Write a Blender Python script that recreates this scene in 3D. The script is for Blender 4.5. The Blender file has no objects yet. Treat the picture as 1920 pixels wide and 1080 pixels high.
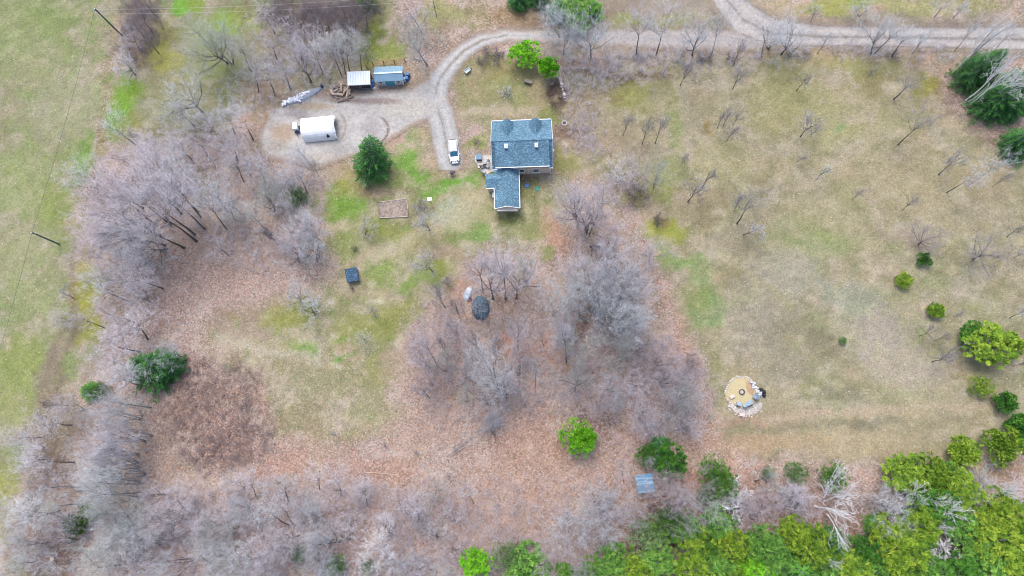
import bpy, math, random
import numpy as np
from mathutils import Matrix, Vector

scene = bpy.context.scene
COL = scene.collection

# ------------------------------------------------------------------ camera
F_PX = 1340.0            # focal length in photo pixels (1920 wide)
NADIR = (1005.0, 855.0)  # where the point straight below the drone appears
CAM_H = 120.0
_d = np.array([(NADIR[0] - 960) / F_PX, -(NADIR[1] - 540) / F_PX, -1.0]); _d /= np.linalg.norm(_d)
_u = -_d
_Y = np.array([0, 1.0, 0]); _Y = _Y - _u * (_Y @ _u); _Y /= np.linalg.norm(_Y)
_X = np.cross(_Y, _u)
ROT = np.array([_X, _Y, _u])          # camera -> world


def P(px, py, z=0.0):
    """Point of the place at height z seen at photo pixel (px, py)."""
    v = ROT @ np.array([(px - 960) / F_PX, -(py - 540) / F_PX, -1.0])
    t = (CAM_H - z) / -v[2]
    return np.array([v[0] * t, v[1] * t, z])


def Qv(x, y, z=0.0):
    x = np.asarray(x, float); y = np.asarray(y, float)
    w = np.stack([x, y, np.full_like(x, z - CAM_H)], -1)
    c = w @ ROT
    return 960 + F_PX * c[..., 0] / -c[..., 2], 540 - F_PX * c[..., 1] / -c[..., 2]


cam_data = bpy.data.cameras.new("camera")
cam = bpy.data.objects.new("camera", cam_data)
COL.objects.link(cam)
cam_data.sensor_width = 36.0
cam_data.lens = F_PX / 1920 * 36.0
cam_data.clip_start = 1.0
cam_data.clip_end = 9000.0
m4 = Matrix([[*ROT[0], 0], [*ROT[1], 0], [*ROT[2], CAM_H], [0, 0, 0, 1]])
cam.matrix_world = m4
scene.camera = cam

# ------------------------------------------------------------------ world and sun (bright overcast)
SUN_EL, SUN_AZ = 64.0, -18.0   # elevation; azimuth measured from +Y towards +X
world = bpy.data.worlds.new("World")
scene.world = world
world.use_nodes = True
wn = world.node_tree
wn.nodes.clear()
sky = wn.nodes.new("ShaderNodeTexSky")
sky.sky_type = 'NISHITA'
sky.sun_disc = False
sky.sun_elevation = math.radians(SUN_EL)
sky.sun_rotation = math.radians(SUN_AZ)
sky.air_density = 1.0
sky.dust_density = 4.0
sky.ozone_density = 1.0
bg = wn.nodes.new("ShaderNodeBackground")
bg.inputs[1].default_value = 0.15
wo = wn.nodes.new("ShaderNodeOutputWorld")
wn.links.new(sky.outputs[0], bg.inputs[0])
wn.links.new(bg.outputs[0], wo.inputs[0])

sun_data = bpy.data.lights.new("sun", 'SUN')
sun_data.energy = 0.95
sun_data.angle = math.radians(26)
sun_data.color = (1.0, 0.98, 0.95)
sun = bpy.data.objects.new("sun", sun_data)
COL.objects.link(sun)
_el, _az = math.radians(SUN_EL), math.radians(SUN_AZ)
_dir = Vector((math.sin(_az) * math.cos(_el), math.cos(_az) * math.cos(_el), math.sin(_el)))
sun.rotation_euler = _dir.to_track_quat('Z', 'Y').to_euler()

vs = scene.view_settings
scene.display_settings.display_device = 'sRGB'
vs.view_transform = 'Standard'
vs.look = 'None'
vs.exposure = 0.92
vs.gamma = 1.0
vs.use_curve_mapping = False
scene.render.engine = 'CYCLES'
scene.cycles.max_bounces = 5
scene.cycles.pixel_filter_type = 'BLACKMAN_HARRIS'
scene.cycles.filter_width = 1.0
scene.cycles.diffuse_bounces = 4
scene.cycles.transparent_max_bounces = 8


# ------------------------------------------------------------------ helpers
def lin(c):
    c = np.asarray(c, float) / 255.0
    return np.where(c <= 0.04045, c / 12.92, ((c + 0.055) / 1.055) ** 2.4)


ALB = 0.60     # photo brightness -> base colour


def alb(r, g, b, k=ALB):
    return tuple(float(v) for v in lin((r, g, b)) * k)


def new_mat(name):
    m = bpy.data.materials.new(name)
    m.use_nodes = True
    nt = m.node_tree
    return m, nt, nt.nodes["Principled BSDF"]


def mat(name, rgb, rough=0.8, var=0.25, scale=8.0, metallic=0.0, spec=0.3, bump=0.0, rand=0.0, coord='Object'):
    """One colour with a mottled wear pattern."""
    m, nt, b = new_mat(name)
    tc = nt.nodes.new("ShaderNodeTexCoord")
    n = nt.nodes.new("ShaderNodeTexNoise"); n.inputs["Scale"].default_value = scale
    n.inputs["Detail"].default_value = 5; n.inputs["Roughness"].default_value = 0.65
    nt.links.new(tc.outputs[coord], n.inputs["Vector"])
    r = nt.nodes.new("ShaderNodeValToRGB")
    lo = [c * (1 - var) for c in rgb]; hi = [min(1, c * (1 + var)) for c in rgb]
    r.color_ramp.elements[0].position = 0.3; r.color_ramp.elements[0].color = (*lo, 1)
    r.color_ramp.elements[1].position = 0.7; r.color_ramp.elements[1].color = (*hi, 1)
    nt.links.new(n.outputs["Fac"], r.inputs[0])
    out = r.outputs[0]
    if rand:
        oi = nt.nodes.new("ShaderNodeObjectInfo")
        hs = nt.nodes.new("ShaderNodeHueSaturation")
        mr = nt.nodes.new("ShaderNodeMapRange")
        mr.inputs[3].default_value = 1 - rand; mr.inputs[4].default_value = 1 + rand
        nt.links.new(oi.outputs["Random"], mr.inputs[0])
        nt.links.new(mr.outputs[0], hs.inputs["Value"])
        nt.links.new(out, hs.inputs["Color"]); out = hs.outputs[0]
    nt.links.new(out, b.inputs["Base Color"])
    b.inputs["Roughness"].default_value = rough
    b.inputs["Metallic"].default_value = metallic
    b.inputs["Specular IOR Level"].default_value = spec
    if bump:
        bp = nt.nodes.new("ShaderNodeBump"); bp.inputs["Strength"].default_value = bump
        bp.inputs["Distance"].default_value = 0.05
        nt.links.new(n.outputs["Fac"], bp.inputs["Height"]); nt.links.new(bp.outputs[0], b.inputs["Normal"])
    return m


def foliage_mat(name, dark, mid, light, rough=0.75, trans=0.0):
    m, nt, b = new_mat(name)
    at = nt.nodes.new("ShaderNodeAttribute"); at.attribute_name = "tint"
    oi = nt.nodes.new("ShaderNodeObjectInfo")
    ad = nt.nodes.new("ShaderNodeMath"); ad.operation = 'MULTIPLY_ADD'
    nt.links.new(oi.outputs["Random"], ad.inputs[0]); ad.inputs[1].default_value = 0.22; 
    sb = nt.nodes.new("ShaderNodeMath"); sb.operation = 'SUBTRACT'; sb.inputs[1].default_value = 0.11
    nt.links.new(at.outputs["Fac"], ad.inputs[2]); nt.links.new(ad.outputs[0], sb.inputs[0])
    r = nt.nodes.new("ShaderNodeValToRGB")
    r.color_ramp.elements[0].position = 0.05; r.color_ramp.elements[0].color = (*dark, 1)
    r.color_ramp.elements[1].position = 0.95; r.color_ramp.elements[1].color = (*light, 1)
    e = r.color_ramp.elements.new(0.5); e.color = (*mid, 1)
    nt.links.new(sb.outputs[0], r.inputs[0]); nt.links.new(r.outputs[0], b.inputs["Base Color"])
    b.inputs["Roughness"].default_value = rough
    b.inputs["Specular IOR Level"].default_value = 0.2
    return m


def tag(o, label=None, cat=None, group=None, kind=None):
    if label: o["label"] = label
    if cat: o["category"] = cat
    if group: o["group"] = group
    if kind: o["kind"] = kind
    return o


def npmesh(name, V, faces, attrs=None, smooth=False):
    """Mesh from a vertex array and a list of (n, k) index arrays."""
    me = bpy.data.meshes.new(name)
    V = np.asarray(V, np.float32)
    me.vertices.add(len(V)); me.vertices.foreach_set("co", V.ravel())
    idx = np.concatenate([f.ravel() for f in faces]).astype(np.int32)
    tot = np.concatenate([np.full(len(f), f.shape[1]) for f in faces]).astype(np.int32)
    start = np.concatenate([[0], np.cumsum(tot)[:-1]]).astype(np.int32)
    me.loops.add(len(idx)); me.loops.foreach_set("vertex_index", idx)
    me.polygons.add(len(tot)); me.polygons.foreach_set("loop_start", start)
    me.polygons.foreach_set("loop_total", tot)
    if smooth:
        me.polygons.foreach_set("use_smooth", np.ones(len(tot), bool))
    for an, (typ, dat) in (attrs or {}).items():
        a = me.attributes.new(an, typ, 'POINT')
        a.data.foreach_set("color" if typ == 'FLOAT_COLOR' else "value", np.asarray(dat, np.float32).ravel())
    me.update(calc_edges=True)
    return me


def link(name, me, m=None, parent=None, loc=None, rz=0.0):
    o = bpy.data.objects.new(name, me)
    COL.objects.link(o)
    if m is not None and me is not None:
        ms = m if isinstance(m, (list, tuple)) else [m]
        if not me.materials:
            for x in ms: me.materials.append(x)
    if parent is not None: o.parent = parent
    if loc is not None: o.location = loc
    if rz: o.rotation_euler = (0, 0, rz)
    return o


def empty(name, loc, rz=0.0, label=None, cat=None, group=None):
    o = bpy.data.objects.new(name, None); COL.objects.link(o)
    o.empty_display_size = 0.5
    o.location = tuple(float(v) for v in loc); o.rotation_euler = (0, 0, rz)
    return tag(o, label, cat, group)


class MB:
    """Collects simple shapes and links them as one mesh."""
    def __init__(self): self.v = []; self.f = []; self.mi = []

    def add(self, verts, faces, mi=0):
        b = len(self.v); self.v += [tuple(map(float, p)) for p in verts]
        self.f += [tuple(b + i for i in f) for f in faces]; self.mi += [mi] * len(faces)
        return self

    def box(self, c, s, rz=0.0, rx=0.0, ry=0.0, mi=0, taper=1.0):
        M = Matrix.Translation(c) @ Matrix.Rotation(rz, 4, 'Z') @ Matrix.Rotation(ry, 4, 'Y') @ Matrix.Rotation(rx, 4, 'X')
        vs_ = []
        for z in (-.5, .5):
            k = 1.0 if z < 0 else taper
            for x, y in ((-.5, -.5), (.5, -.5), (.5, .5), (-.5, .5)):
                vs_.append(M @ Vector((x * s[0] * k, y * s[1] * k, z * s[2])))
        return self.add(vs_, [(3, 2, 1, 0), (4, 5, 6, 7), (0, 1, 5, 4), (1, 2, 6, 5), (2, 3, 7, 6), (3, 0, 4, 7)], mi)

    def bar(self, a, b, r0, r1=None, n=6, mi=0, caps=True):
        r1 = r0 if r1 is None else r1
        a, b = Vector(a), Vector(b); d = (b - a).normalized()
        u = d.orthogonal().normalized(); w = d.cross(u)
        vs_ = []
        for p, r in ((a, r0), (b, r1)):
            for i in range(n):
                t = 2 * math.pi * i / n
                vs_.append(p + (u * math.cos(t) + w * math.sin(t)) * r)
        fs = [(i, (i + 1) % n, n + (i + 1) % n, n + i) for i in range(n)]
        if caps: fs += [tuple(range(n))[::-1], tuple(range(n, 2 * n))]
        return self.add(vs_, fs, mi)

    def lathe(self, c, prof, n=16, mi=0):
        vs_ = []
        for r, z in prof:
            for i in range(n):
                t = 2 * math.pi * i / n
                vs_.append((c[0] + r * math.cos(t), c[1] + r * math.sin(t), c[2] + z))
        fs = []
        for k in range(len(prof) - 1):
            for i in range(n):
                fs.append((k * n + i, k * n + (i + 1) % n, (k + 1) * n + (i + 1) % n, (k + 1) * n + i))
        fs.append(tuple(range(n))[::-1]); fs.append(tuple(range((len(prof) - 1) * n, len(prof) * n)))
        return self.add(vs_, fs, mi)

    def slab(self, quad, t, mi=0):
        """A sheet with thickness: quad (any polygon) is its upper face, t its depth straight down its normal."""
        q = [Vector(p) for p in quad]
        n = (q[1] - q[0]).cross(q[2] - q[0]).normalized()
        if n.z < 0: q.reverse(); n = -n
        k = len(q)
        vs_ = q + [p - n * t for p in q]
        fs = [tuple(range(k)), tuple(range(k, 2 * k))[::-1]] + [(i, k + i, k + (i + 1) % k, (i + 1) % k) for i in range(k)]
        return self.add(vs_, fs, mi)

    def build(self, name, m, parent=None, loc=None, rz=0.0, bevel=0.0, smooth=False):
        me = bpy.data.meshes.new(name)
        me.from_pydata(self.v, [], self.f)
        ms = m if isinstance(m, (list, tuple)) else [m]
        for x in ms: me.materials.append(x)
        me.polygons.foreach_set("material_index", self.mi)
        if smooth: me.polygons.foreach_set("use_smooth", [True] * len(self.f))
        me.update()
        o = link(name, me, None, parent, loc, rz)
        if bevel:
            b = o.modifiers.new("bevel", 'BEVEL'); b.width = bevel; b.segments = 2; b.limit_method = 'ANGLE'
        return o


# value noise in numpy
_nr = np.random.RandomState(11)
_LAT = _nr.rand(8, 256, 256)


def vnoise(x, y, k=0):
    xi = np.floor(x).astype(int); yi = np.floor(y).astype(int)
    fx = x - xi; fy = y - yi
    fx = fx * fx * (3 - 2 * fx); fy = fy * fy * (3 - 2 * fy)
    L = _LAT[k % 8]
    a = L[xi & 255, yi & 255]; b = L[(xi + 1) & 255, yi & 255]
    c = L[xi & 255, (yi + 1) & 255]; d = L[(xi + 1) & 255, (yi + 1) & 255]
    return (a * (1 - fx) + b * fx) * (1 - fy) + (c * (1 - fx) + d * fx) * fy


def fbm(x, y, k=0, o=4):
    s = 0; a = 0.5; t = 0
    for i in range(o):
        s = s + a * vnoise(x * 2 ** i + 17.3 * i, y * 2 ** i + 5.1 * i, k + i); t += a; a *= 0.55
    return s / t


def sstep(a, b, x):
    t = np.clip((x - a) / (b - a), 0, 1)
    return t * t * (3 - 2 * t)


def seg_dist(px, py, pts):
    """distance of points to a polyline with width, returns min(dist - halfwidth)"""
    best = np.full(px.shape, 1e9)
    for (x0, y0, w0), (x1, y1, w1) in zip(pts[:-1], pts[1:]):
        dx, dy = x1 - x0, y1 - y0
        t = np.clip(((px - x0) * dx + (py - y0) * dy) / (dx * dx + dy * dy), 0, 1)
        d = np.hypot(px - x0 - t * dx, py - y0 - t * dy) - (w0 + (w1 - w0) * t)
        best = np.minimum(best, d)
    return best


def inside(px, py, poly):
    r = np.zeros(np.shape(px), bool)
    n = len(poly)
    for i in range(n):
        x0, y0 = poly[i]; x1, y1 = poly[(i + 1) % n]
        c = ((y0 > py) != (y1 > py)) & (px < (x1 - x0) * (py - y0) / (y1 - y0 + 1e-9) + x0)
        r ^= c
    return r


def poly_dist(px, py, poly):
    """signed distance, negative inside"""
    pts = [(x, y, 0) for x, y in poly] + [(poly[0][0], poly[0][1], 0)]
    d = seg_dist(px, py, pts)
    return np.where(inside(px, py, poly), -d, d)
# ------------------------------------------------------------------ ground cover, as the place has it
LIT, TAN, OLV, GRN = (198, 178, 168), (190, 176, 138), (160, 158, 104), (140, 170, 78)
FIELD_LEFT = [(-200, -200), (232, -200), (215, 0), (205, 90), (196, 170), (180, 260), (160, 330), (138, 380), (126, 470), (140, 560), (180, 620),
              (165, 680), (120, 730), (80, 800), (45, 860), (20, 960), (-30, 1080), (-200, 1200)]
MEADOW = [(1060, 120), (1250, 105), (1440, 95), (1700, 95), (1755, 120), (1800, 200), (1900, 280), (2200, 420), (2200, 840), (1900, 850),
          (1700, 870), (1560, 868), (1400, 862), (1350, 800), (1340, 730), (1310, 650), (1265, 570), (1235, 480), (1205, 420), (1180, 350), (1060, 330), (1040, 230)]
YARD = [(610, 320), (660, 310), (740, 265), (800, 240), (830, 300), (870, 310), (900, 300), (1040, 330), (1060, 400), (1030, 440), (1010, 470),
        (900, 460), (860, 520), (820, 560), (770, 620), (745, 690), (740, 790), (600, 830), (500, 800), (480, 720), (430, 690), (400, 650), (420, 600), (520, 570),
        (600, 540), (650, 500), (620, 420)]
LOOP = [(880, 95), (960, 90), (1050, 120), (1060, 200), (1040, 240), (870, 235), (845, 170)]
TOPLEFT = [(225, -200), (760, -200), (740, 60), (760, 140), (640, 150), (560, 190), (480, 215), (420, 250), (250, 260), (205, 200)]
STRIP = [(990, -100), (1340, -100), (1400, 20), (2100, 30), (2100, 112), (1440, 100), (1250, 112), (1060, 128), (1030, 90), (960, 50)]
LEFTBANK = [(185, 640), (140, 720), (80, 800), (40, 900), (0, 1100), (105, 1100), (125, 900), (140, 760), (190, 700)]
# (x, y, rx, ry, angle, colour, strength)
BLOBS = [
 # left field
 (30, 60, 90, 80, 0, (160, 170, 110), .6), (120, 200, 60, 60, 0, (182, 178, 140), .7), (60, 130, 70, 40, 0, (172, 170, 125), .6),
 (100, 20, 60, 30, 0, (150, 165, 100), .6), (40, 340, 60, 60, 0, (178, 182, 125), .7), (100, 400, 40, 50, 0, (160, 172, 95), .6),
 (40, 480, 60, 60, 0, (180, 178, 130), .7), (60, 560, 50, 50, 0, (175, 178, 125), .7), (40, 690, 60, 60, 0, (165, 175, 100), .8),
 (20, 770, 40, 30, 0, (180, 182, 115), .7), (20, 905, 30, 30, 0, (185, 185, 105), .8), (5, 1000, 20, 30, 0, (180, 178, 110), .7),
 (165, 545, 22, 60, 3, (178, 175, 62), .9), (150, 600, 28, 40, 0, (175, 172, 85), .7), (175, 590, 12, 50, 0, (172, 170, 60), .8),
 (100, 680, 22, 70, 14, (165, 148, 130), .85), (130, 620, 12, 60, 14, (180, 165, 135), .6), (120, 760, 50, 40, 0, (178, 158, 128), .8),
 (90, 830, 45, 60, 0, (160, 140, 115), .85), (100, 900, 40, 60, 0, (150, 120, 100), .9), (60, 1000, 60, 60, 0, (160, 130, 112), .9), (105, 1040, 40, 50, 0, (125, 98, 82), .8),
 (115, 940, 22, 30, 0, (200, 145, 120), .6), (225, 200, 26, 55, 5, (130, 180, 55), .95), (250, 170, 30, 20, 0, (150, 185, 60), .7),
 (155, 300, 26, 40, 10, (132, 175, 75), .85), (195, 255, 12, 40, 8, (150, 150, 80), .5), (190, 240, 8, 30, 5, (150, 130, 90), .7),
 (265, 60, 35, 80, 5, (150, 125, 112), .8), (300, 80, 25, 60, 10, (165, 158, 100), .8), (310, 115, 40, 22, 0, (185, 180, 95), .85),
 (330, 12, 22, 20, 0, (125, 195, 60), .9), (360, 12, 20, 16, 0, (150, 180, 60), .8), (425, 38, 28, 22, 0, (158, 190, 80), .85),
 (460, 50, 25, 25, 0, (165, 185, 80), .8), (380, 60, 40, 40, 0, (160, 180, 100), .5), (470, 35, 20, 20, 0, (165, 170, 90), .6),
 (350, 170, 60, 40, 0, (165, 160, 112), .75), (400, 130, 50, 30, 0, (160, 165, 105), .7), (440, 150, 40, 40, 0, (140, 150, 95), .5), (480, 180, 40, 50, 0, (175, 155, 118), .7),
 (250, 240, 30, 35, 0, (172, 160, 110), .7), (330, 250, 60, 30, 0, (150, 138, 100), .6), (600, 30, 110, 38, 0, (120, 98, 92), .75),
 (560, 90, 90, 40, 0, (178, 155, 140), .6), (700, 80, 26, 40, 10, (135, 145, 62), .9), (735, 100, 20, 20, 0, (158, 168, 80), .7), (720, 30, 25, 30, 0, (160, 158, 105), .7),
 (840, 30, 50, 25, 0, (170, 172, 105), .8), (900, 20, 40, 20, 0, (165, 150, 110), .7), (945, 18, 26, 18, 0, (160, 130, 90), .8), (830, 70, 40, 25, 0, (172, 148, 128), .7),
 (790, 150, 30, 20, 0, (188, 170, 135), .6), (740, 120, 40, 10, 0, (200, 165, 110), .6), (500, 160, 50, 40, 0, (165, 140, 118), .7),
 # inside the loop and in front of the house
 (920, 180, 50, 30, 0, (165, 160, 108), .8), (905, 160, 30, 30, 0, (180, 160, 125), .6), (945, 150, 40, 30, 0, (165, 165, 105), .7), (980, 195, 30, 25, 0, (170, 170, 115), .7),
 (950, 125, 40, 25, 0, (170, 155, 105), .6), (905, 212, 45, 10, 0, (208, 190, 160), .85), (975, 212, 40, 8, 0, (200, 180, 150), .7), (885, 270, 18, 14, 0, (155, 175, 80), .8),
 (910, 245, 18, 18, 0, (170, 170, 125), .7), (1040, 170, 14, 32, -25, (85, 72, 66), .9), (1040, 215, 16, 14, 0, (140, 155, 75), .7),
 (1065, 240, 26, 22, 0, (130, 98, 78), .85), (1085, 262, 30, 22, 0, (150, 125, 105), .7), (1090, 210, 30, 20, 0, (170, 145, 120), .7), (1045, 290, 12, 20, 0, (155, 165, 80), .6),
 # yard
 (640, 375, 30, 40, 0, (150, 175, 78), .8), (655, 350, 30, 25, 0, (165, 165, 85), .7), (660, 385, 32, 18, 0, (125, 178, 60), .7), (640, 330, 25, 15, 0, (205, 175, 135), .8),
 (760, 285, 22, 28, -25, (135, 185, 75), .9), (785, 320, 20, 26, -30, (128, 180, 68), .9), (845, 345, 40, 11, -10, (118, 185, 60), .95), (815, 360, 25, 14, 0, (130, 180, 75), .8),
 (720, 350, 40, 12, 0, (160, 135, 100), .7), (780, 250, 25, 12, 25, (175, 178, 120), .8), (800, 270, 10, 26, 0, (195, 180, 145), .5), (740, 330, 30, 14, 0, (150, 165, 85), .6),
 (880, 375, 35, 25, -20, (208, 195, 150), .85), (850, 405, 40, 22, 0, (205, 198, 158), .8), (835, 395, 18, 12, 0, (195, 200, 170), .7), (915, 410, 25, 18, 0, (205, 190, 150), .7),
 (900, 437, 24, 12, 0, (140, 178, 88), .85), (870, 440, 20, 10, 0, (150, 175, 100), .7), (955, 405, 30, 12, 0, (120, 125, 72), .7), (1000, 345, 30, 22, 0, (158, 155, 100), .7), (990, 328, 22, 6, 0, (110, 85, 72), .8),  # dark olive below the rear wing is its shade painted into the grass
 (645, 455, 28, 40, 0, (150, 165, 85), .7), (700, 425, 30, 20, 0, (155, 170, 82), .7), (745, 435, 40, 14, 0, (165, 170, 90), .6), (780, 445, 50, 20, -22, (195, 178, 130), .7),
 (690, 480, 60, 9, -25, (208, 188, 152), .8), (740, 465, 50, 9, -30, (200, 190, 140), .7), (720, 500, 30, 18, -20, (150, 172, 85), .8), (770, 530, 45, 14, 0, (150, 175, 85), .8),
 (660, 540, 30, 14, 0, (200, 178, 150), .6), (820, 500, 25, 20, 0, (160, 165, 85), .8), (835, 475, 30, 14, 0, (205, 165, 150), .6), (740, 590, 50, 25, 0, (165, 165, 95), .8),
 (700, 562, 22, 7, 0, (225, 212, 185), .8), (690, 620, 60, 30, 0, (165, 168, 95), .8), (560, 590, 50, 26, 0, (165, 168, 88), .8), (520, 600, 30, 20, 0, (172, 170, 95), .7),
 (575, 655, 26, 12, 0, (130, 172, 72), .85), (548, 645, 16, 10, 0, (150, 172, 80), .7), (642, 668, 16, 6, 0, (110, 180, 65), .9), (636, 628, 12, 8, 0, (150, 175, 85), .7),
 (595, 662, 5, 14, 0, (226, 215, 190), .8), (630, 680, 14, 4, 0, (225, 215, 185), .8), (545, 663, 45, 5, 2, (215, 205, 170), .7), (570, 632, 40, 5, 0, (210, 190, 165), .7),
 (490, 645, 60, 22, 0, (205, 190, 155), .7), (450, 625, 60, 14, 0, (196, 170, 150), .5), (430, 593, 40, 10, 0, (158, 142, 105), .8), (440, 660, 60, 12, 0, (215, 195, 170), .6),
 (640, 710, 90, 40, 0, (168, 162, 118), .6), (720, 700, 40, 40, 0, (162, 165, 98), .7), (560, 720, 50, 40, 0, (172, 168, 128), .6), (560, 790, 60, 25, 0, (168, 158, 118), .7), (700, 770, 50, 30, 0, (172, 168, 122), .6), (650, 815, 60, 16, 0, (180, 165, 125), .6),
 # leaf litter
 (420, 500, 130, 90, 0, (202, 172, 156), .7), (480, 400, 60, 40, 0, (178, 150, 130), .6), (545, 440, 50, 40, 0, (190, 160, 146), .6), (560, 370, 16, 10, 0, (130, 155, 105), .7),
 (585, 385, 12, 14, 0, (160, 165, 90), .6), (400, 440, 60, 30, 0, (205, 178, 156), .6), (300, 570, 60, 40, 0, (190, 160, 148), .6), (225, 560, 30, 40, 0, (185, 160, 128), .6),
 (385, 755, 85, 60, 0, (158, 128, 112), .8), (420, 830, 75, 55, 0, (148, 115, 105), .75), (330, 700, 30, 22, 0, (150, 120, 112), .8), (490, 740, 14, 50, -10, (180, 140, 130), .6),
 (300, 850, 30, 60, 0, (205, 172, 150), .7), (420, 905, 110, 14, -3, (226, 204, 186), .8), (340, 890, 40, 20, 0, (215, 185, 160), .6), (560, 860, 80, 40, 0, (200, 165, 145), .7), (530, 870, 50, 20, 0, (210, 150, 132), .5),
 (700, 880, 80, 22, 0, (208, 160, 138), .7), (760, 820, 60, 40, 0, (208, 178, 160), .6), (820, 790, 60, 30, 0, (210, 172, 150), .6), (780, 700, 60, 60, 0, (208, 172, 160), .6), (830, 650, 60, 60, 0, (212, 172, 156), .6),
 (1000, 880, 120, 60, 0, (205, 162, 135), .7), (960, 800, 60, 40, 0, (205, 160, 140), .6), (1010, 960, 60, 40, 0, (205, 165, 138), .6), (870, 930, 90, 40, 0, (205, 172, 155), .6), (1010, 830, 50, 25, 0, (200, 150, 120), .5),
 (700, 1000, 200, 60, 0, (198, 160, 146), .6), (350, 1000, 150, 70, 0, (195, 162, 150), .6), (200, 1000, 60, 60, 0, (185, 140, 128), .6), (890, 500, 30, 30, 0, (200, 160, 140), .6),
 (1045, 440, 18, 40, -10, (225, 165, 130), .85), (1015, 430, 25, 12, 0, (205, 168, 120), .6), (1025, 480, 14, 14, 0, (150, 165, 82), .7), (990, 445, 30, 14, 0, (168, 170, 110), .7), (1000, 425, 30, 14, 0, (165, 168, 110), .7),
 (868, 545, 18, 24, 0, (215, 160, 120), .8), (884, 585, 12, 18, 0, (205, 140, 80), .85), (970, 655, 30, 22, 0, (215, 140, 105), .85), (1030, 660, 30, 30, 0, (210, 150, 125), .6), (1140, 610, 40, 30, 0, (190, 130, 110), .6),
 (1160, 660, 60, 20, 0, (205, 155, 130), .6), (1080, 620, 20, 50, 0, (120, 95, 85), .5), (1200, 700, 90, 50, 0, (200, 165, 155), .6), (1230, 780, 70, 40, 0, (200, 155, 130), .6), (1100, 780, 20, 12, 20, (90, 80, 70), .8), (1140, 790, 30, 9, 25, (110, 96, 82), .8), (1100, 800, 40, 30, 0, (195, 140, 115), .6),
 (1180, 830, 50, 20, 0, (175, 130, 112), .6), (1300, 830, 60, 30, 0, (205, 160, 130), .6), (1400, 840, 60, 22, 0, (212, 170, 130), .7), (1230, 950, 30, 40, 0, (160, 110, 75), .8), (1300, 900, 50, 30, 0, (185, 130, 110), .7),
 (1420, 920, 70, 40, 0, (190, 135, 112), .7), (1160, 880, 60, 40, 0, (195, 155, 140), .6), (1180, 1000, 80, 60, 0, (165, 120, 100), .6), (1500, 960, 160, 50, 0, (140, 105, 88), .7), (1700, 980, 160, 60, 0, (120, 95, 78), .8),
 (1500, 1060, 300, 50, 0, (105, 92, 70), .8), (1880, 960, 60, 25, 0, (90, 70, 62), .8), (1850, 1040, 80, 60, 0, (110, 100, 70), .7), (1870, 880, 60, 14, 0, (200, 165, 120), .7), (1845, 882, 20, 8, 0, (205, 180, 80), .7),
 # meadow on the right
 (1140, 150, 60, 22, 0, (150, 140, 92), .8), (1200, 180, 60, 26, 0, (165, 162, 92), .8), (1110, 180, 40, 25, 0, (165, 145, 110), .7), (1225, 185, 26, 24, 0, (182, 170, 140), .7), (1160, 140, 90, 10, 0, (140, 118, 92), .7),
 (1100, 120, 60, 16, 0, (158, 128, 112), .8), (1150, 255, 60, 30, 0, (178, 158, 130), .6), (1300, 230, 50, 30, 0, (170, 158, 130), .6), (1350, 200, 50, 22, 0, (178, 168, 130), .6), (1270, 240, 16, 40, 0, (165, 172, 110), .7),
 (1328, 245, 6, 16, -25, (150, 122, 50), .8), (1470, 180, 60, 60, 0, (176, 170, 112), .7), (1560, 230, 60, 60, 0, (188, 180, 128), .7), (1540, 110, 60, 14, 0, (200, 180, 130), .8), (1620, 130, 60, 20, 0, (185, 180, 115), .7),
 (1640, 150, 30, 26, 0, (160, 148, 98), .7), (1755, 160, 26, 22, 30, (165, 158, 62), .85), (1730, 178, 16, 8, 0, (150, 145, 62), .7), (1600, 215, 20, 10, 0, (210, 190, 165), .7), (1680, 230, 60, 20, 0, (190, 182, 128), .6),
 (1800, 235, 40, 10, 8, (205, 185, 150), .7), (1575, 235, 10, 12, 0, (150, 180, 120), .6), (1350, 300, 60, 30, 0, (190, 180, 130), .6), (1250, 320, 50, 30, 0, (168, 170, 115), .7), (1180, 380, 26, 12, 0, (190, 185, 100), .7),
 (1060, 300, 30, 18, 0, (168, 165, 98), .6), (1100, 270, 60, 16, 0, (185, 160, 138), .6), (1240, 360, 26, 26, 0, (162, 168, 92), .6), (1320, 370, 50, 20, 0, (175, 155, 120), .6), (1400, 440, 60, 40, 0, (182, 168, 140), .6),
 (1300, 400, 40, 20, 0, (172, 158, 118), .6), (1250, 430, 36, 18, 10, (178, 182, 85), .9), (1240, 415, 10, 12, 0, (150, 125, 75), .7), (1280, 485, 30, 14, 0, (140, 178, 98), .7), (1250, 465, 18, 16, 0, (160, 180, 95), .7), (1320, 520, 28, 34, -20, (150, 176, 108), .6), (1310, 560, 30, 20, 0, (150, 165, 95), .7),
 (1335, 585, 32, 30, 0, (150, 176, 112), .6), (1345, 610, 22, 12, 0, (150, 178, 115), .7), (1260, 580, 10, 20, 0, (200, 165, 145), .5), (1420, 600, 60, 60, 0, (180, 168, 150), .6), (1500, 440, 60, 30, 0, (165, 168, 115), .6),
 (1550, 460, 60, 26, 0, (160, 170, 110), .7), (1480, 510, 60, 40, 0, (192, 184, 165), .6), (1560, 400, 60, 40, 0, (190, 180, 135), .5), (1700, 350, 90, 50, 0, (196, 180, 140), .6), (1800, 400, 90, 50, 0, (198, 180, 146), .6),
 (1600, 560, 60, 40, 0, (182, 184, 160), .6), (1650, 620, 60, 40, 0, (196, 180, 168), .6), (1540, 650, 70, 16, 25, (150, 140, 112), .6), (1530, 630, 16, 12, 0, (140, 135, 105), .6), (1580, 740, 50, 16, 20, (155, 148, 122), .6),
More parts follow.
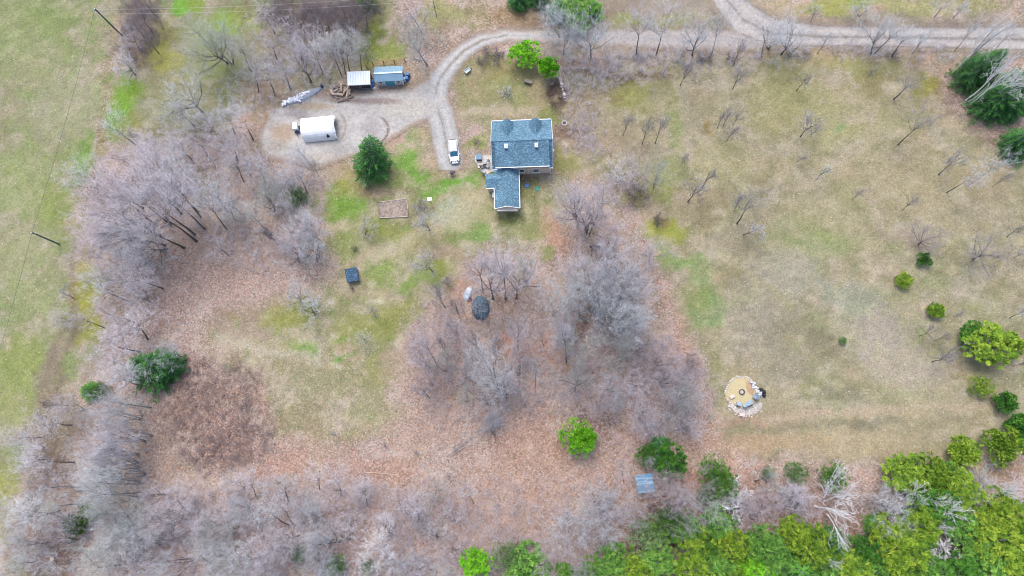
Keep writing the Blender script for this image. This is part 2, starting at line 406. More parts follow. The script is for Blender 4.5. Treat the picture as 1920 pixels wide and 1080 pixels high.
 (1700, 690, 90, 40, 25, (208, 190, 170), .7), (1450, 680, 70, 40, 0, (170, 160, 135), .6), (1480, 780, 60, 30, 0, (190, 170, 140), .6), (1600, 775, 140, 10, -3, (212, 186, 150), .6), (1500, 835, 80, 20, 0, (215, 180, 135), .7), (1620, 830, 110, 26, 0, (205, 184, 145), .7),
 (1750, 760, 80, 40, 0, (195, 180, 145), .6), (1600, 795, 40, 8, 0, (150, 140, 112), .6), (1345, 720, 14, 60, 0, (168, 165, 118), .7), (1390, 700, 40, 14, 0, (190, 175, 130), .6), (1390, 790, 60, 12, 0, (215, 165, 140), .6), (1700, 440, 50, 24, 0, (196, 168, 150), .5), (1830, 330, 50, 30, 0, (192, 170, 130), .5),
 # far right edge and top
 (1870, 235, 80, 30, 35, (165, 138, 122), .8), (1800, 170, 40, 40, 40, (160, 135, 120), .8), (1760, 115, 50, 12, 20, (182, 158, 132), .7), (1500, 102, 150, 8, 0, (185, 162, 125), .6),
 (1400, 8, 24, 14, 0, (208, 188, 155), .8), (1450, 10, 60, 20, 10, (212, 192, 155), .8), (1560, 10, 60, 18, 0, (180, 182, 95), .9), (1620, 5, 40, 16, 0, (165, 178, 78), .8), (1700, 12, 80, 14, 0, (180, 182, 110), .7), (1820, 10, 60, 16, 0, (175, 172, 110), .7),
 (1170, 36, 30, 12, 0, (170, 172, 78), .85), (1250, 42, 40, 9, 0, (172, 165, 100), .8), (1120, 20, 60, 20, 0, (150, 125, 105), .6), (1260, 10, 90, 20, 0, (185, 165, 155), .7), (1020, 40, 26, 16, 0, (120, 88, 72), .7), (985, 30, 20, 18, 0, (160, 125, 88), .8),
 (960, 25, 30, 25, 0, (165, 135, 85), .7),
]
DRIVE = [(1420, 76, 17), (1300, 74, 18), (1200, 72, 17), (1100, 70, 14), (1010, 68, 11), (950, 66, 10), (905, 75, 12), (870, 95, 14), (845, 120, 16), (822, 152, 20), (815, 185, 24), (828, 225, 24), (836, 262, 25), (843, 300, 24)]
ROAD = [(1330, -60, 26), (1365, 0, 29), (1395, 36, 32), (1450, 62, 27), (1540, 68, 21), (1650, 69, 20), (1780, 71, 21), (1930, 73, 24), (2300, 76, 24)]
LOT = [(488, 250), (505, 225), (500, 208), (545, 190), (590, 180), (640, 184), (700, 172), (770, 168), (800, 150), (830, 190), (812, 215), (790, 226), (762, 240),
       (728, 262), (690, 283), (640, 296), (600, 312), (545, 302), (510, 296), (490, 280)]


def cover(x, y):
    """Colour of the ground cover and amount of leaf litter at world points."""
    px, py = Qv(x, y)
    wx = (fbm(x / 5, y / 5, 0) - .5) * 46 + (fbm(x / 1.3, y / 1.3, 2) - .5) * 22
    wy = (fbm(x / 5 + 40, y / 5, 1) - .5) * 46 + (fbm(x / 1.3 + 9, y / 1.3, 3) - .5) * 22
    qx, qy = px + wx, py + wy
    n8 = fbm(x / 9, y / 9, 4); n3 = fbm(x / 3, y / 3, 5); n1 = fbm(x / 1.1, y / 1.1, 6)
    col = np.zeros(px.shape + (3,)); col[:] = LIT
    litter = np.ones(px.shape)

    def mixin(c, w):
        col[:] = col * (1 - w[..., None]) + np.array(c, float) * w[..., None]
    for poly, c in ((STRIP, (168, 154, 142)), (TOPLEFT, (158, 156, 124)), (LEFTBANK, (168, 154, 130)), (FIELD_LEFT, (172, 168, 130)), (MEADOW, (187, 174, 138)), (YARD, (174, 168, 124)), (LOOP, (178, 162, 122))):
        soft = 45 if poly is YARD else 22
        w = 1 - sstep(-soft, soft * .8, poly_dist(qx, qy, poly) + (n1 - .5) * 24 + (n3 - .5) * 16)
        if poly is YARD: w = w * (1 - .45 * sstep(560, 700, qy))
        mixin(c, w); litter *= 1 - w * .8
    top = 1 - sstep(15, 60, qy + (np.abs(qx - 1500) > 700) * 400)
    mixin((176, 164, 138), top * .6)
    # broad, natural variation between fresh grass, olive and straw
    g = 1 - litter / 1.0
    w = sstep(.5, .72, n8) * g; mixin((152, 168, 108), w * .5)
    w = sstep(.52, .74, n3) * g; mixin((208, 194, 168), w * .6)
    w = sstep(.52, .75, fbm(x / 6 + 31, y / 4, 2)) * g; mixin((196, 178, 160), w * .5)
    w = sstep(.54, .76, 1 - n3) * g; mixin((148, 148, 98), w * .5)
    lf_ = 1 - sstep(-5, 25, poly_dist(qx, qy, FIELD_LEFT))
    nf = fbm(x / 2.2 + 7, y / 2.2, 1)
    yd_ = 1 - sstep(-5, 15, poly_dist(qx, qy, YARD)); nh = fbm(x / 1.3 + 3, y / 1.7, 5)
    w = sstep(.5, .66, nh) * yd_; mixin((212, 202, 162), w * .6)
    w = sstep(.5, .68, 1 - nh) * yd_; mixin((136, 158, 84), w * .5)
    md_ = 1 - sstep(-5, 15, poly_dist(qx, qy, MEADOW)); nm = fbm(x / 1.6 + 3, y / 1.1 + 9, 0)
    w = sstep(.52, .7, nm) * md_; mixin((206, 192, 162), w * .45)
    w = sstep(.54, .7, 1 - nm) * md_; mixin((146, 142, 100), w * .45)
    w = sstep(.5, .68, nf) * lf_; mixin((146, 166, 96), w * .65)
    w = sstep(.52, .72, 1 - nf) * lf_; mixin((196, 184, 158), w * .7)
    w = sstep(.5, .7, n3) * litter; mixin((218, 196, 182), w * .7)
    w = sstep(.55, .8, fbm(x / 5 + 11, y / 5, 6)) * litter; mixin((208, 158, 128), w * .65)
    w = sstep(.52, .74, 1 - n3) * litter; mixin((158, 138, 128), w * .65)
    w = sstep(.56, .72, fbm(x / 2.4 + 5, y / 2.4 + 8, 7)) * litter; mixin((150, 142, 108), w * .4)
    w = sstep(.6, .85, 1 - n8) * litter; mixin((176, 160, 118), w * .4)
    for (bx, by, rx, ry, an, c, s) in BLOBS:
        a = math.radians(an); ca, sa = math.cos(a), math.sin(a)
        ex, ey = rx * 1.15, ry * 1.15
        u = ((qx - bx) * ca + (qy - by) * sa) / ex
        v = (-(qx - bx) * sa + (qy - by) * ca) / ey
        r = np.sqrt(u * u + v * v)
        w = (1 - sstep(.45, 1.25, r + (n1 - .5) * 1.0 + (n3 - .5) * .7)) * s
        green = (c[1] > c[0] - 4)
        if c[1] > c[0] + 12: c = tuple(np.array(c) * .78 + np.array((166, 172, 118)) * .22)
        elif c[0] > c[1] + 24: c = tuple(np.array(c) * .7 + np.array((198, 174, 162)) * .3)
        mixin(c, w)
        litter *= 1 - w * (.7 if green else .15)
    col *= (1 + (n1[..., None] - .5) * .22)
    # worn paths and old wheel tracks in the grass
    for pts_, c_, s_ in (([(1330, 770, 3), (1450, 785, 3), (1620, 770, 4), (1800, 760, 3), (1920, 745, 3)], (214, 190, 160), .55), ([(1330, 800, 2), (1450, 806, 2), (1640, 792, 2), (1820, 782, 2)], (150, 140, 112), .4),
                         ([(1250, 120, 2), (1300, 250, 3), (1420, 380, 4), (1540, 470, 4)], (202, 188, 158), .35), ([(1700, 180, 3), (1640, 260, 3), (1560, 330, 3), (1440, 420, 3)], (200, 184, 150), .35),
                         ([(205, 60, 2), (195, 200, 2), (182, 300, 2), (150, 430, 2)], (152, 138, 96), .45), ([(130, 480, 2), (150, 600, 2), (112, 700, 3), (84, 860, 3)], (148, 128, 106), .45), ([(118, 600, 2), (92, 700, 3), (60, 830, 3)], (150, 130, 108), .4),
                         ([(650, 545, 3), (700, 480, 4), (780, 440, 4), (880, 380, 5), (920, 350, 4)], (214, 200, 166), .5), ([(420, 640, 4), (520, 664, 3), (600, 675, 3), (640, 684, 2)], (224, 212, 186), .5),
                         ([(560, 640, 2), (600, 650, 2), (598, 678, 2)], (228, 218, 190), .5), ([(860, 212, 4), (930, 210, 4), (1010, 214, 3)], (212, 196, 168), .5)):
        w = (1 - sstep(0, 9, seg_dist(qx * .6 + px * .4, qy * .6 + py * .4, pts_))) * s_ * np.clip(.3 + 1.4 * n3, 0, 1)
        mixin(c_, w)
    # trodden soil towards gravel edges
    dr = road_dist(px, py) + (n1 - .5) * 10
    w = (1 - sstep(0, 16, dr)) * .5
    mixin((176, 150, 128), w)
    col *= np.array((.935, .965, .985))
    return np.clip(col, 0, 255), litter, px, py, n1, n3


def road_dist(px, py):
    d = np.minimum(seg_dist(px, py, DRIVE), seg_dist(px, py, ROAD))
    return np.minimum(d, poly_dist(px, py, LOT))


def ground_mat(name, k=1.0):
    m, nt, b = new_mat(name)
    L = nt.links.new
    N = nt.nodes.new
    at = N("ShaderNodeAttribute"); at.attribute_name = "tone"
    lt = N("ShaderNodeAttribute"); lt.attribute_name = "litter"
    geo = N("ShaderNodeNewGeometry")

    def noise(s, d=4, r=.6):
        n = N("ShaderNodeTexNoise"); n.inputs["Scale"].default_value = s; n.inputs["Detail"].default_value = d
        n.inputs["Roughness"].default_value = r; L(geo.outputs["Position"], n.inputs["Vector"]); return n

    def rng(src, a, c, lo, hi):
        r = N("ShaderNodeMapRange"); r.inputs[1].default_value = a; r.inputs[2].default_value = c
        r.inputs[3].default_value = lo; r.inputs[4].default_value = hi; L(src, r.inputs[0]); return r.outputs[0]

    def mix(f, a, c, mode='MIX'):
        x = N("ShaderNodeMix"); x.data_type = 'RGBA'; x.blend_type = mode
        if isinstance(f, float): x.inputs[0].default_value = f
        else: L(f, x.inputs[0])
        for k, s in ((6, a), (7, c)):
            if isinstance(s, tuple): x.inputs[k].default_value = (*s, 1)
            else: L(s, x.inputs[k])
        return x.outputs[2]

    def mul(a, c):
        x = N("ShaderNodeMath"); x.operation = 'MULTIPLY'
        for k, s in ((0, a), (1, c)):
            if isinstance(s, float): x.inputs[k].default_value = s
            else: L(s, x.inputs[k])
        return x.outputs[0]
    base = at.outputs["Color"]
    n2 = noise(1.5, 6, .8); n3 = noise(.5, 5, .7); n4 = noise(3.6, 4, .85)
    base = mix(mul(rng(n3.outputs[0], .5, .72, 0, 1), .38 * k), base, (1.25, 1.12, .80), 'MULTIPLY')
    base = mix(mul(rng(n3.outputs[0], .5, .3, 0, 1), .4 * k), base, (.78, .84, .72), 'MULTIPLY')
    base = mix(rng(n2.outputs[0], .35, .65, 0, 1), mix(1.0, base, (.80, .79, .78), 'MULTIPLY'), mix(1.0, base, (1.17, 1.18, 1.2), 'MULTIPLY'))
    base = mix(mul(rng(n4.outputs[0], .52, .66, 0, 1), .8 * k), base, (1.42, 1.38, 1.34), 'MULTIPLY')
    base = mix(mul(rng(n4.outputs[0], .48, .35, 0, 1), .8 * k), base, (.55, .55, .55), 'MULTIPLY')
    # fallen leaves: single pale and brown flecks
    vo = N("ShaderNodeTexVoronoi"); vo.inputs["Scale"].default_value = 4.6; L(geo.outputs["Position"], vo.inputs["Vector"])
    sc = N("ShaderNodeSeparateColor"); L(vo.outputs["Color"], sc.inputs[0])
    lf = mul(rng(sc.outputs[0], .50, .62, 0, 1), mul(lt.outputs["Fac"], .50))
    leafcol = mix(rng(sc.outputs[1], .2, .8, 0, 1), alb(246, 222, 208), alb(212, 168, 142))
    base = mix(lf, base, leafcol)
    dk = mul(rng(sc.outputs[2], .76, .84, 0, 1), mul(lt.outputs["Fac"], .32))
    base = mix(dk, base, alb(122, 100, 94))
    # straw and white flecks in the grass
    vo2 = N("ShaderNodeTexVoronoi"); vo2.inputs["Scale"].default_value = 2.1; L(geo.outputs["Position"], vo2.inputs["Vector"])
    s2 = N("ShaderNodeSeparateColor"); L(vo2.outputs["Color"], s2.inputs[0])
    base = mix(mul(rng(s2.outputs[0], .955, .965, 0, 1), mul(rng(vo2.outputs["Distance"], .30, .22, 0, 1), .5)), base, alb(240, 234, 215))
    L(base, b.inputs["Base Color"])
    b.inputs["Roughness"].default_value = .95; b.inputs["Specular IOR Level"].default_value = .1
    bp = N("ShaderNodeBump"); bp.inputs["Strength"].default_value = .9; bp.inputs["Distance"].default_value = .12
    hs = N("ShaderNodeMath"); hs.operation = 'ADD'; L(n2.outputs[0], hs.inputs[0]); L(n4.outputs[0], hs.inputs[1])
    L(hs.outputs[0], bp.inputs["Height"]); L(bp.outputs[0], b.inputs["Normal"])
    return m


def relief(x, y):
    e = sstep(-2, 14, road_dist(*Qv(x, y)))
    return (fbm(x / 4, y / 4, 3) - .5) * .16 * e


step = 0.5
ix = np.arange(-125, 118, step); iy = np.arange(-46, 112, step)
ox = np.array([-4000, -1500, -600, -250]); oy = np.array([-4000, -1500, -500, -150])
gx = np.concatenate([ox, ix, [260, 600, 1500, 4000]]); gy = np.concatenate([oy, iy, [200, 500, 1500, 4000]])
GX, GY = np.meshgrid(gx, gy)
inn = (np.abs(GX) < 130) & (GY > -50) & (GY < 115)
cx = np.clip(GX, -124, 117); cy = np.clip(GY, -45, 111)
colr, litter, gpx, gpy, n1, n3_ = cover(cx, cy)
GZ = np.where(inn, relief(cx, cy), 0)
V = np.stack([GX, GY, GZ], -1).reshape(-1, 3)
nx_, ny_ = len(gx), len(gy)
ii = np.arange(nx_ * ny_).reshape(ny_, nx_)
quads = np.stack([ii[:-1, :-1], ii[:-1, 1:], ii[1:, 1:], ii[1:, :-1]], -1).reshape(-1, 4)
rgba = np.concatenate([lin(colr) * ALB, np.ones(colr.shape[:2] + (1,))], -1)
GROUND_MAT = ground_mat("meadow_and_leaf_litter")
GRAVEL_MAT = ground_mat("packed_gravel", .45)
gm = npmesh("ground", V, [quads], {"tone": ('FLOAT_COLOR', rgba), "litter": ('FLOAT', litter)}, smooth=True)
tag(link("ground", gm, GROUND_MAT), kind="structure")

# gravel: drive, parking lot and the public road, thin sheets over the ground whose edges blend into it
sx = np.arange(-56, 104, .28); sy = np.arange(50, 90, .28)
SX, SY = np.meshgrid(sx, sy)
c0, l0, spx, spy, m1, m3 = cover(SX, SY)
z0 = relief(SX, SY)


def sheet(name, dist, rcol, lift, edge=7.0, extra=None):
    global c0
    d = dist + (m1 - .5) * 9 + (m3 - .5) * 5
    w = 1 - sstep(-edge, edge * .6, d)
    rc = np.zeros(c0.shape); rc[:] = rcol
    rc *= 1 + (m3[..., None] - .5) * .22 + (m1[..., None] - .5) * .12
    if extra is not None: rc = extra(rc)
    c = c0 * (1 - w[..., None]) + rc * w[..., None]
    under = c0; c0 = c        # the next sheet blends into this one
    keep = w > .02
    n_y, n_x = keep.shape
    id_ = np.arange(n_y * n_x).reshape(n_y, n_x)
    fk = keep[:-1, :-1] | keep[:-1, 1:] | keep[1:, 1:] | keep[1:, :-1]
    q = np.stack([id_[:-1, :-1], id_[:-1, 1:], id_[1:, 1:], id_[1:, :-1]], -1)[fk]
    Vs = np.stack([SX, SY, z0 + lift], -1).reshape(-1, 3)
    used = np.unique(q); remap = np.zeros(n_y * n_x, int); remap[used] = np.arange(len(used))
    a = np.concatenate([lin(np.clip(c, 0, 255)) * ALB, np.ones(c.shape[:2] + (1,))], -1).reshape(-1, 4)[used]
    me = npmesh(name, Vs[used], [remap[q]], {"tone": ('FLOAT_COLOR', a), "litter": ('FLOAT', (l0 * (1 - w) * .5).ravel()[used])}, smooth=True)
    return tag(link(name, me, GRAVEL_MAT), kind="structure")


def lane(pts, off):
    out = []
    for i, (x, y, w) in enumerate(pts):
        x0, y0, _ = pts[max(0, i - 1)]; x1, y1, _ = pts[min(len(pts) - 1, i + 1)]
        L_ = math.hypot(x1 - x0, y1 - y0); out.append((x - (y1 - y0) / L_ * off * w, y + (x1 - x0) / L_ * off * w, 0))
    return out


def blend(rc, d, w0, c, s):
    w = (1 - sstep(0, w0, np.abs(d) + (m1 - .5) * w0)) * s
    return rc * (1 - w[..., None]) + np.array(c, float) * w[..., None]


def drive_marks(rc):
    for o in (-.45, .45): rc = blend(rc, seg_dist(spx, spy, lane(DRIVE, o)), 5, (226, 220, 214), .8)
    rc = blend(rc, seg_dist(spx, spy, DRIVE[5:] and [(p[0], p[1], 0) for p in DRIVE[5:]]), 3.5, (160, 150, 134), .7)
    w = 1 - sstep(960, 1010, spx)
    w = sstep(960, 1080, spx)
    rc = rc * (1 - w[..., None] * .8) + np.array((188, 181, 178), float) * w[..., None] * .8
    for o in (-.6, .7): 
        f = blend(rc, seg_dist(spx, spy, lane(DRIVE[:6], o)), 3, (206, 190, 178), .5); rc = f
    return rc


def road_marks(rc):
    for o, c in ((-.45, (222, 212, 204)), (.5, (216, 206, 198))): rc = blend(rc, seg_dist(spx, spy, lane(ROAD, o)), 6, c, .6)
    for o in (-.95, .9, .05): rc = blend(rc, seg_dist(spx, spy, lane(ROAD, o)), 3.5, (138, 126, 118), .7)
    return rc


def lot_marks(rc):
    rr = np.random.RandomState(4)
    for (ax, ay, r0, a0, a1, s) in ((695, 243, 33, -60, 100, .6), (600, 238, 48, -40, 50, .25),
                                    (600, 240, 78, 80, 130, .2), (595, 238, 86, 190, 230, .2)):
        dx, dy = spx - ax, (spy - ay) * 1.15
        r = np.hypot(dx, dy); an = np.degrees(np.arctan2(dy, dx))
        an = np.where(an < a0 - 20, an + 360, an)
        on = sstep(a0 - 5, a0 + 15, an) * (1 - sstep(a1 - 15, a1 + 5, an))
        w = (1 - sstep(.8, 3.2, np.abs(r - r0))) * on * min(1, s * 1.3)
        rc = rc * (1 - w[..., None]) + np.array((128, 110, 102), float) * w[..., None]
    for (bx, by, rx, ry, c, s) in ((530, 250, 26, 22, (196, 172, 148), .8), (585, 200, 50, 9, (188, 168, 142), .7), (520, 275, 22, 14, (190, 178, 165), .6), (760, 200, 60, 22, (214, 208, 196), .7),
                                   (700, 190, 60, 7, (158, 142, 138), .75), (640, 187, 40, 7, (150, 134, 122), .7), (600, 295, 50, 10, (210, 198, 186), .6), (700, 240, 28, 20, (188, 182, 182), .5), (560, 215, 30, 10, (168, 158, 160), .6)):
        r = np.hypot((spx - bx) / rx, (spy - by) / ry) + (m1 - .5) * .5
        w = (1 - sstep(.4, 1.2, r)) * s
        rc = rc * (1 - w[..., None]) + np.array(c, float) * w[..., None]
    return rc


sheet("gravel_drive", seg_dist(spx, spy, DRIVE), (202, 203, 203), .030, 6, drive_marks)
sheet("dirt_road", seg_dist(spx, spy, ROAD), (200, 195, 192), .045, 7, road_marks)
sheet("parking_lot", poly_dist(spx, spy, LOT), (206, 203, 199), .060, 8, lot_marks)
# ------------------------------------------------------------------ bare trees
BARK = {
    'dark': mat("dark_bark", (.10, .092, .097), var=.35, scale=3, rand=.15),
    'grey': mat("grey_bark", (.24, .245, .255), var=.35, scale=3, rand=.15),
    'white': mat("birch_bark", (.78, .78, .80), var=.2, scale=4, rand=.05),
}
TWIG = {
    'l': mat("lilac_grey_twigs", (.66, .63, .69), var=.25, scale=1.2, rand=.16),
    'p': mat("pinkish_twigs", (.62, .54, .565), var=.25, scale=1.2, rand=.16),
    'b': mat("blue_grey_twigs", (.66, .69, .73), var=.25, scale=1.2, rand=.16),
    'g': mat("lichen_grey_twigs", (.54, .58, .55), var=.25, scale=1.2, rand=.14),
    'd': mat("dark_brown_twigs", (.22, .19, .21), var=.3, scale=1.2, rand=.2),
    's': mat("fine_grey_twigs", (.36, .35, .39), var=.25, scale=1.2, rand=.14),
    'm': mat("brown_brush_twigs", (.27, .215, .22), var=.35, scale=1.2, rand=.1),
    'w': mat("white_twigs", (.82, .82, .84), var=.15, scale=1.2, rand=.05),
}


for _m in TWIG.values():      # limbs inside the crown have darker bark than the young twigs
    _nt = _m.node_tree; _b = _nt.nodes["Principled BSDF"]
    _src = _b.inputs["Base Color"].links[0].from_socket
    _at = _nt.nodes.new("ShaderNodeAttribute"); _at.attribute_name = "young"
    _mx = _nt.nodes.new("ShaderNodeMix"); _mx.data_type = 'RGBA'; _mx.blend_type = 'MULTIPLY'; _mx.inputs[0].default_value = 1
    _mr = _nt.nodes.new("ShaderNodeMapRange"); _mr.inputs[3].default_value = .8 if _m.name == "white_twigs" else .42; _mr.inputs[4].default_value = 1.0
    _nt.links.new(_at.outputs["Fac"], _mr.inputs[0]); _nt.links.new(_src, _mx.inputs[6]); _nt.links.new(_mr.outputs[0], _mx.inputs[7])
    _nt.links.new(_mx.outputs[2], _b.inputs["Base Color"])


def tube_arrays(segs, sides):
    """segs: (n, 8) p0, p1, r0, r1 -> vertices and quads"""
    S = np.asarray(segs, float)
    p0, p1, r0, r1 = S[:, :3], S[:, 3:6], S[:, 6], S[:, 7]
    a = p1 - p0; a /= np.linalg.norm(a, axis=1, keepdims=True) + 1e-9
    ref = np.where(np.abs(a[:, 2:3]) < .9, np.array([[0, 0, 1.]]), np.array([[1., 0, 0]]))
    u = np.cross(a, ref); u /= np.linalg.norm(u, axis=1, keepdims=True) + 1e-9
    w = np.cross(a, u)
    t = np.arange(sides) * 2 * np.pi / sides
    ring = u[:, None] * np.cos(t)[None, :, None] + w[:, None] * np.sin(t)[None, :, None]
    V = np.stack([p0[:, None] + ring * r0[:, None, None], p1[:, None] + ring * r1[:, None, None]], 1)
    n = len(S)
    b = (np.arange(n) * 2 * sides)[:, None]
    k = np.arange(sides)[None]
    k2 = (k + 1) % sides
    F = np.stack([b + k, b + k2, b + sides + k2, b + sides + k], -1).reshape(-1, 4)
    return V.reshape(-1, 3), F


def spike_arrays(sp):
    """thin three-sided twigs tapering to a point: (n, 7) p0, p1, r"""
    S = np.asarray(sp, float)
    p0, p1, r = S[:, :3], S[:, 3:6], S[:, 6]
    a = p1 - p0; a /= np.linalg.norm(a, axis=1, keepdims=True) + 1e-9
    ref = np.where(np.abs(a[:, 2:3]) < .9, np.array([[0, 0, 1.]]), np.array([[1., 0, 0]]))
    u = np.cross(a, ref); u /= np.linalg.norm(u, axis=1, keepdims=True) + 1e-9
    w = np.cross(a, u)
    t = np.arange(3) * 2 * np.pi / 3
    ring = u[:, None] * np.cos(t)[None, :, None] + w[:, None] * np.sin(t)[None, :, None]
    V = np.concatenate([p0[:, None] + ring * r[:, None, None], p1[:, None]], 1)
    b = (np.arange(len(S)) * 4)[:, None]
    F = np.stack([np.stack([b[:, 0], b[:, 0] + 1, b[:, 0] + 3], -1), np.stack([b[:, 0] + 1, b[:, 0] + 2, b[:, 0] + 3], -1), np.stack([b[:, 0] + 2, b[:, 0], b[:, 0] + 3], -1)], 1).reshape(-1, 3)
    return V.reshape(-1, 3), F


def unit(v):
    return v / (np.linalg.norm(v) + 1e-9)


def gen_tree(seed, H, R, fork=.35, nl=8, stems=1, ang=45, trop=.25, sub=(5, 5, 6), r0=.17, wig=.16, excurrent=False, twig=.016, crook=.0, tl=1.0):
    """Skeleton of a leafless tree: lists of thick and thin tubes and of twig spikes."""
    rs = np.random.RandomState(seed)
    thick, thin, spikes = [], [], []

    def walk(p, d, L, ra, n, up, w):
        pts = [(p, ra)]
        for i in range(n):
            d = unit(d + rs.randn(3) * w + np.array([0, 0, up]))
            p = p + d * L / n
            pts.append((p, ra * (1 - .72 * (i + 1) / n)))
        return pts

    def side(d, a):
        r = rs.randn(3); r -= d * (r @ d)
        r = unit(r)
        return unit(d * math.cos(a) + r * math.sin(a))

    def branch(p, d, L, ra, lev):
        n = (6, 5, 4, 3)[lev]
        pts = walk(p, d, L, ra, n, trop / n * (1.3 if lev < 2 else .7), wig * (1 + .25 * lev) + crook)
        for (a, r_a), (b_, r_b) in zip(pts[:-1], pts[1:]):
            (thick if lev < 1 or (lev == 1 and r_a > .05) else thin).append((*a, *b_, r_a, r_b))
        if lev >= 2:
            for k in range(sub[2]):
                t = (k + rs.rand()) / sub[2] * n
                i = min(n - 1, int(t)); f = t - i
                a = pts[i][0] * (1 - f) + pts[i + 1][0] * f
                dd = unit(pts[i + 1][0] - pts[i][0])
                ll = L * (.30 + .35 * rs.rand()) * tl
                e = side(dd, math.radians(25 + 35 * rs.rand()))
                mid = a + e * ll * .5
                spikes.append((*a, *(a + unit(e + rs.randn(3) * .15 + np.array([0, 0, .15])) * ll), twig * (.7 + .6 * rs.rand())))
                for _ in range(1):
                    e2 = side(e, math.radians(35 + 20 * rs.rand()))
                    spikes.append((*mid, *(mid + unit(e2 + np.array([0, 0, .1])) * ll * .6), twig * .6))
            return
        m = sub[lev]
        for k in range(m):
            t = (.25 + .75 * (k + rs.rand() * .8) / m) * n
            i = min(n - 1, int(t)); f = t - i
            a = pts[i][0] * (1 - f) + pts[i + 1][0] * f
            dd = unit(pts[i + 1][0] - pts[i][0])
            rr = pts[i][1] * (.45 + .2 * rs.rand())
            branch(a, side(dd, math.radians(28 + 30 * rs.rand())), L * (.42 + .25 * rs.rand()) * (1.15 - .35 * t / n), max(rr, twig * 1.5), lev + 1)

    for s in range(stems):
        az = rs.rand() * 6.28
        if stems > 1:
            az = s / stems * 6.28 + rs.rand() * .8
            base = np.array([math.cos(az), math.sin(az), 0]) * .12 * stems ** .5
            d = unit(np.array([math.cos(az) * math.tan(math.radians(ang)), math.sin(az) * math.tan(math.radians(ang)), 1.0]))
            L = H * (.75 + .3 * rs.rand())
            pts = walk(base, d, L, r0 * .7, 7, trop / 4, .07 + crook)
        else:
            base = np.zeros(3); d = np.array([0, 0, 1.0])
            L = H * (.9 if excurrent else max(fork + .12, .5))
            pts = walk(base, d, L, r0, 7, .12, .045 + crook)
        for (a, ra), (b_, rb) in zip(pts[:-1], pts[1:]):
            thick.append((*a, *b_, ra, rb))
        # flare at the foot
        thick.append((*(pts[0][0] - np.array([0, 0, .15])), *(pts[0][0] + np.array([0, 0, .35])), pts[0][1] * 1.5, pts[0][1] * .98))
        nn = len(pts) - 1
        zf = fork / (L / H)
        m = max(3, int(nl / (stems ** .5)))
        for k in range(m):
            t = (zf + (1 - zf) * (k + rs.rand() * .6) / m) * nn
            t = min(t, nn - .01)
            i = int(t); f = t - i
            a = pts[i][0] * (1 - f) + pts[i + 1][0] * f
            ra = pts[i][1]
            az = k * 2.4 + rs.rand()
            an = math.radians((ang if stems == 1 else 30) * (.75 + .5 * rs.rand()) * (1.15 - .5 * k / m))
            dd = unit(pts[i + 1][0] - pts[i][0])
            o = np.array([math.cos(az), math.sin(az), 0])
            e = unit(dd * math.cos(an) + o * math.sin(an))
            left = 1 - (t / nn) * (.75 if excurrent else .35)
            Lb = (R * 1.5 * left + H * .08) if excurrent else max(R * 1.2, (H - a[2]) * .95) * (.8 + .3 * rs.rand())
            branch(a, e, Lb, max(ra * (.45 if excurrent else .62), twig * 2), 0 if not excurrent else 1)
        if stems > 1 or excurrent:
            branch(pts[-1][0], unit(pts[-1][0] - pts[-2][0]), H * .18, pts[-1][1], 1)
    return thick, thin, spikes


def finish(seed, H, R, tl=(), **k):
    th, tn, sp = gen_tree(seed, H, R, **k)
    allp = np.array([s[3:6] for s in sp])
    zt = np.percentile(allp[:, 2], 99.5)
    c = np.median(allp[:, :2], axis=0)
    rt = np.percentile(np.hypot(allp[:, 0] - c[0], allp[:, 1] - c[1]), 93)
    fz, fr = H / zt, R / rt

    def fit(arr):
        A = np.array(arr, float)
        for o in (0, 3):
            z = A[:, o + 2]
            sh = np.clip(z / zt, 0, 1)
            A[:, o] = (A[:, o] - c[0] * sh) * fr; A[:, o + 1] = (A[:, o + 1] - c[1] * sh) * fr; A[:, o + 2] *= fz
        return A
    th, tn, sp = fit(th), fit(tn), fit(sp)
    v, f = tube_arrays(th, 6)
    trunk = npmesh("trunk", v, [f], smooth=True)
    v1, f1 = tube_arrays(tn, 3)
    v2, f2 = spike_arrays(sp)
    crown = npmesh("crown", np.concatenate([v1, v2]), [f1, f2 + len(v1)], {"young": ('FLOAT', np.concatenate([np.zeros(len(v1)), np.ones(len(v2))]))})
    return trunk, crown, H, R


VAR = {}
VAR['F'] = [finish(10 + i, 15, 4.2, fork=.5, nl=8, ang=36, trop=.5, sub=(5, 5, 6), r0=.155, twig=.0095) for i in range(4)]
VAR['S'] = [finish(30 + i, 10, 5.2, fork=.2, nl=9, ang=50, trop=.35, sub=(6, 5, 7), r0=.2, twig=.0095) for i in range(4)]
VAR['M'] = [finish(50 + i, 9, 4.5, stems=5, fork=.3, nl=9, ang=26, trop=.3, sub=(5, 4, 6), r0=.10, twig=.009) for i in range(3)]
VAR['T'] = [finish(60 + i, 6, 1.8, fork=.25, nl=7, ang=30, trop=.4, sub=(4, 4, 4), r0=.07, twig=.011, tl=1.2) for i in range(4)]
VAR['B'] = [finish(70 + i, 14, 3.2, fork=.35, nl=9, ang=40, trop=.3, sub=(3, 3, 2), r0=.16, twig=.022, crook=.08) for i in range(3)]
VAR['H'] = [finish(80 + i, 2.4, 1.6, stems=9, fork=.15, nl=9, ang=32, trop=.2, sub=(3, 3, 4), r0=.03, twig=.010) for i in range(3)]
VAR['D'] = [finish(90, 6, 3.2, fork=.15, nl=14, ang=62, trop=-.05, sub=(5, 4, 2), r0=.15, twig=.03, crook=.22)]
VAR['K'] = [finish(95 + i, 13, 3.2, stems=4, fork=.3, nl=8, ang=7, trop=.3, sub=(5, 4, 6), r0=.08, twig=.009) for i in range(2)]
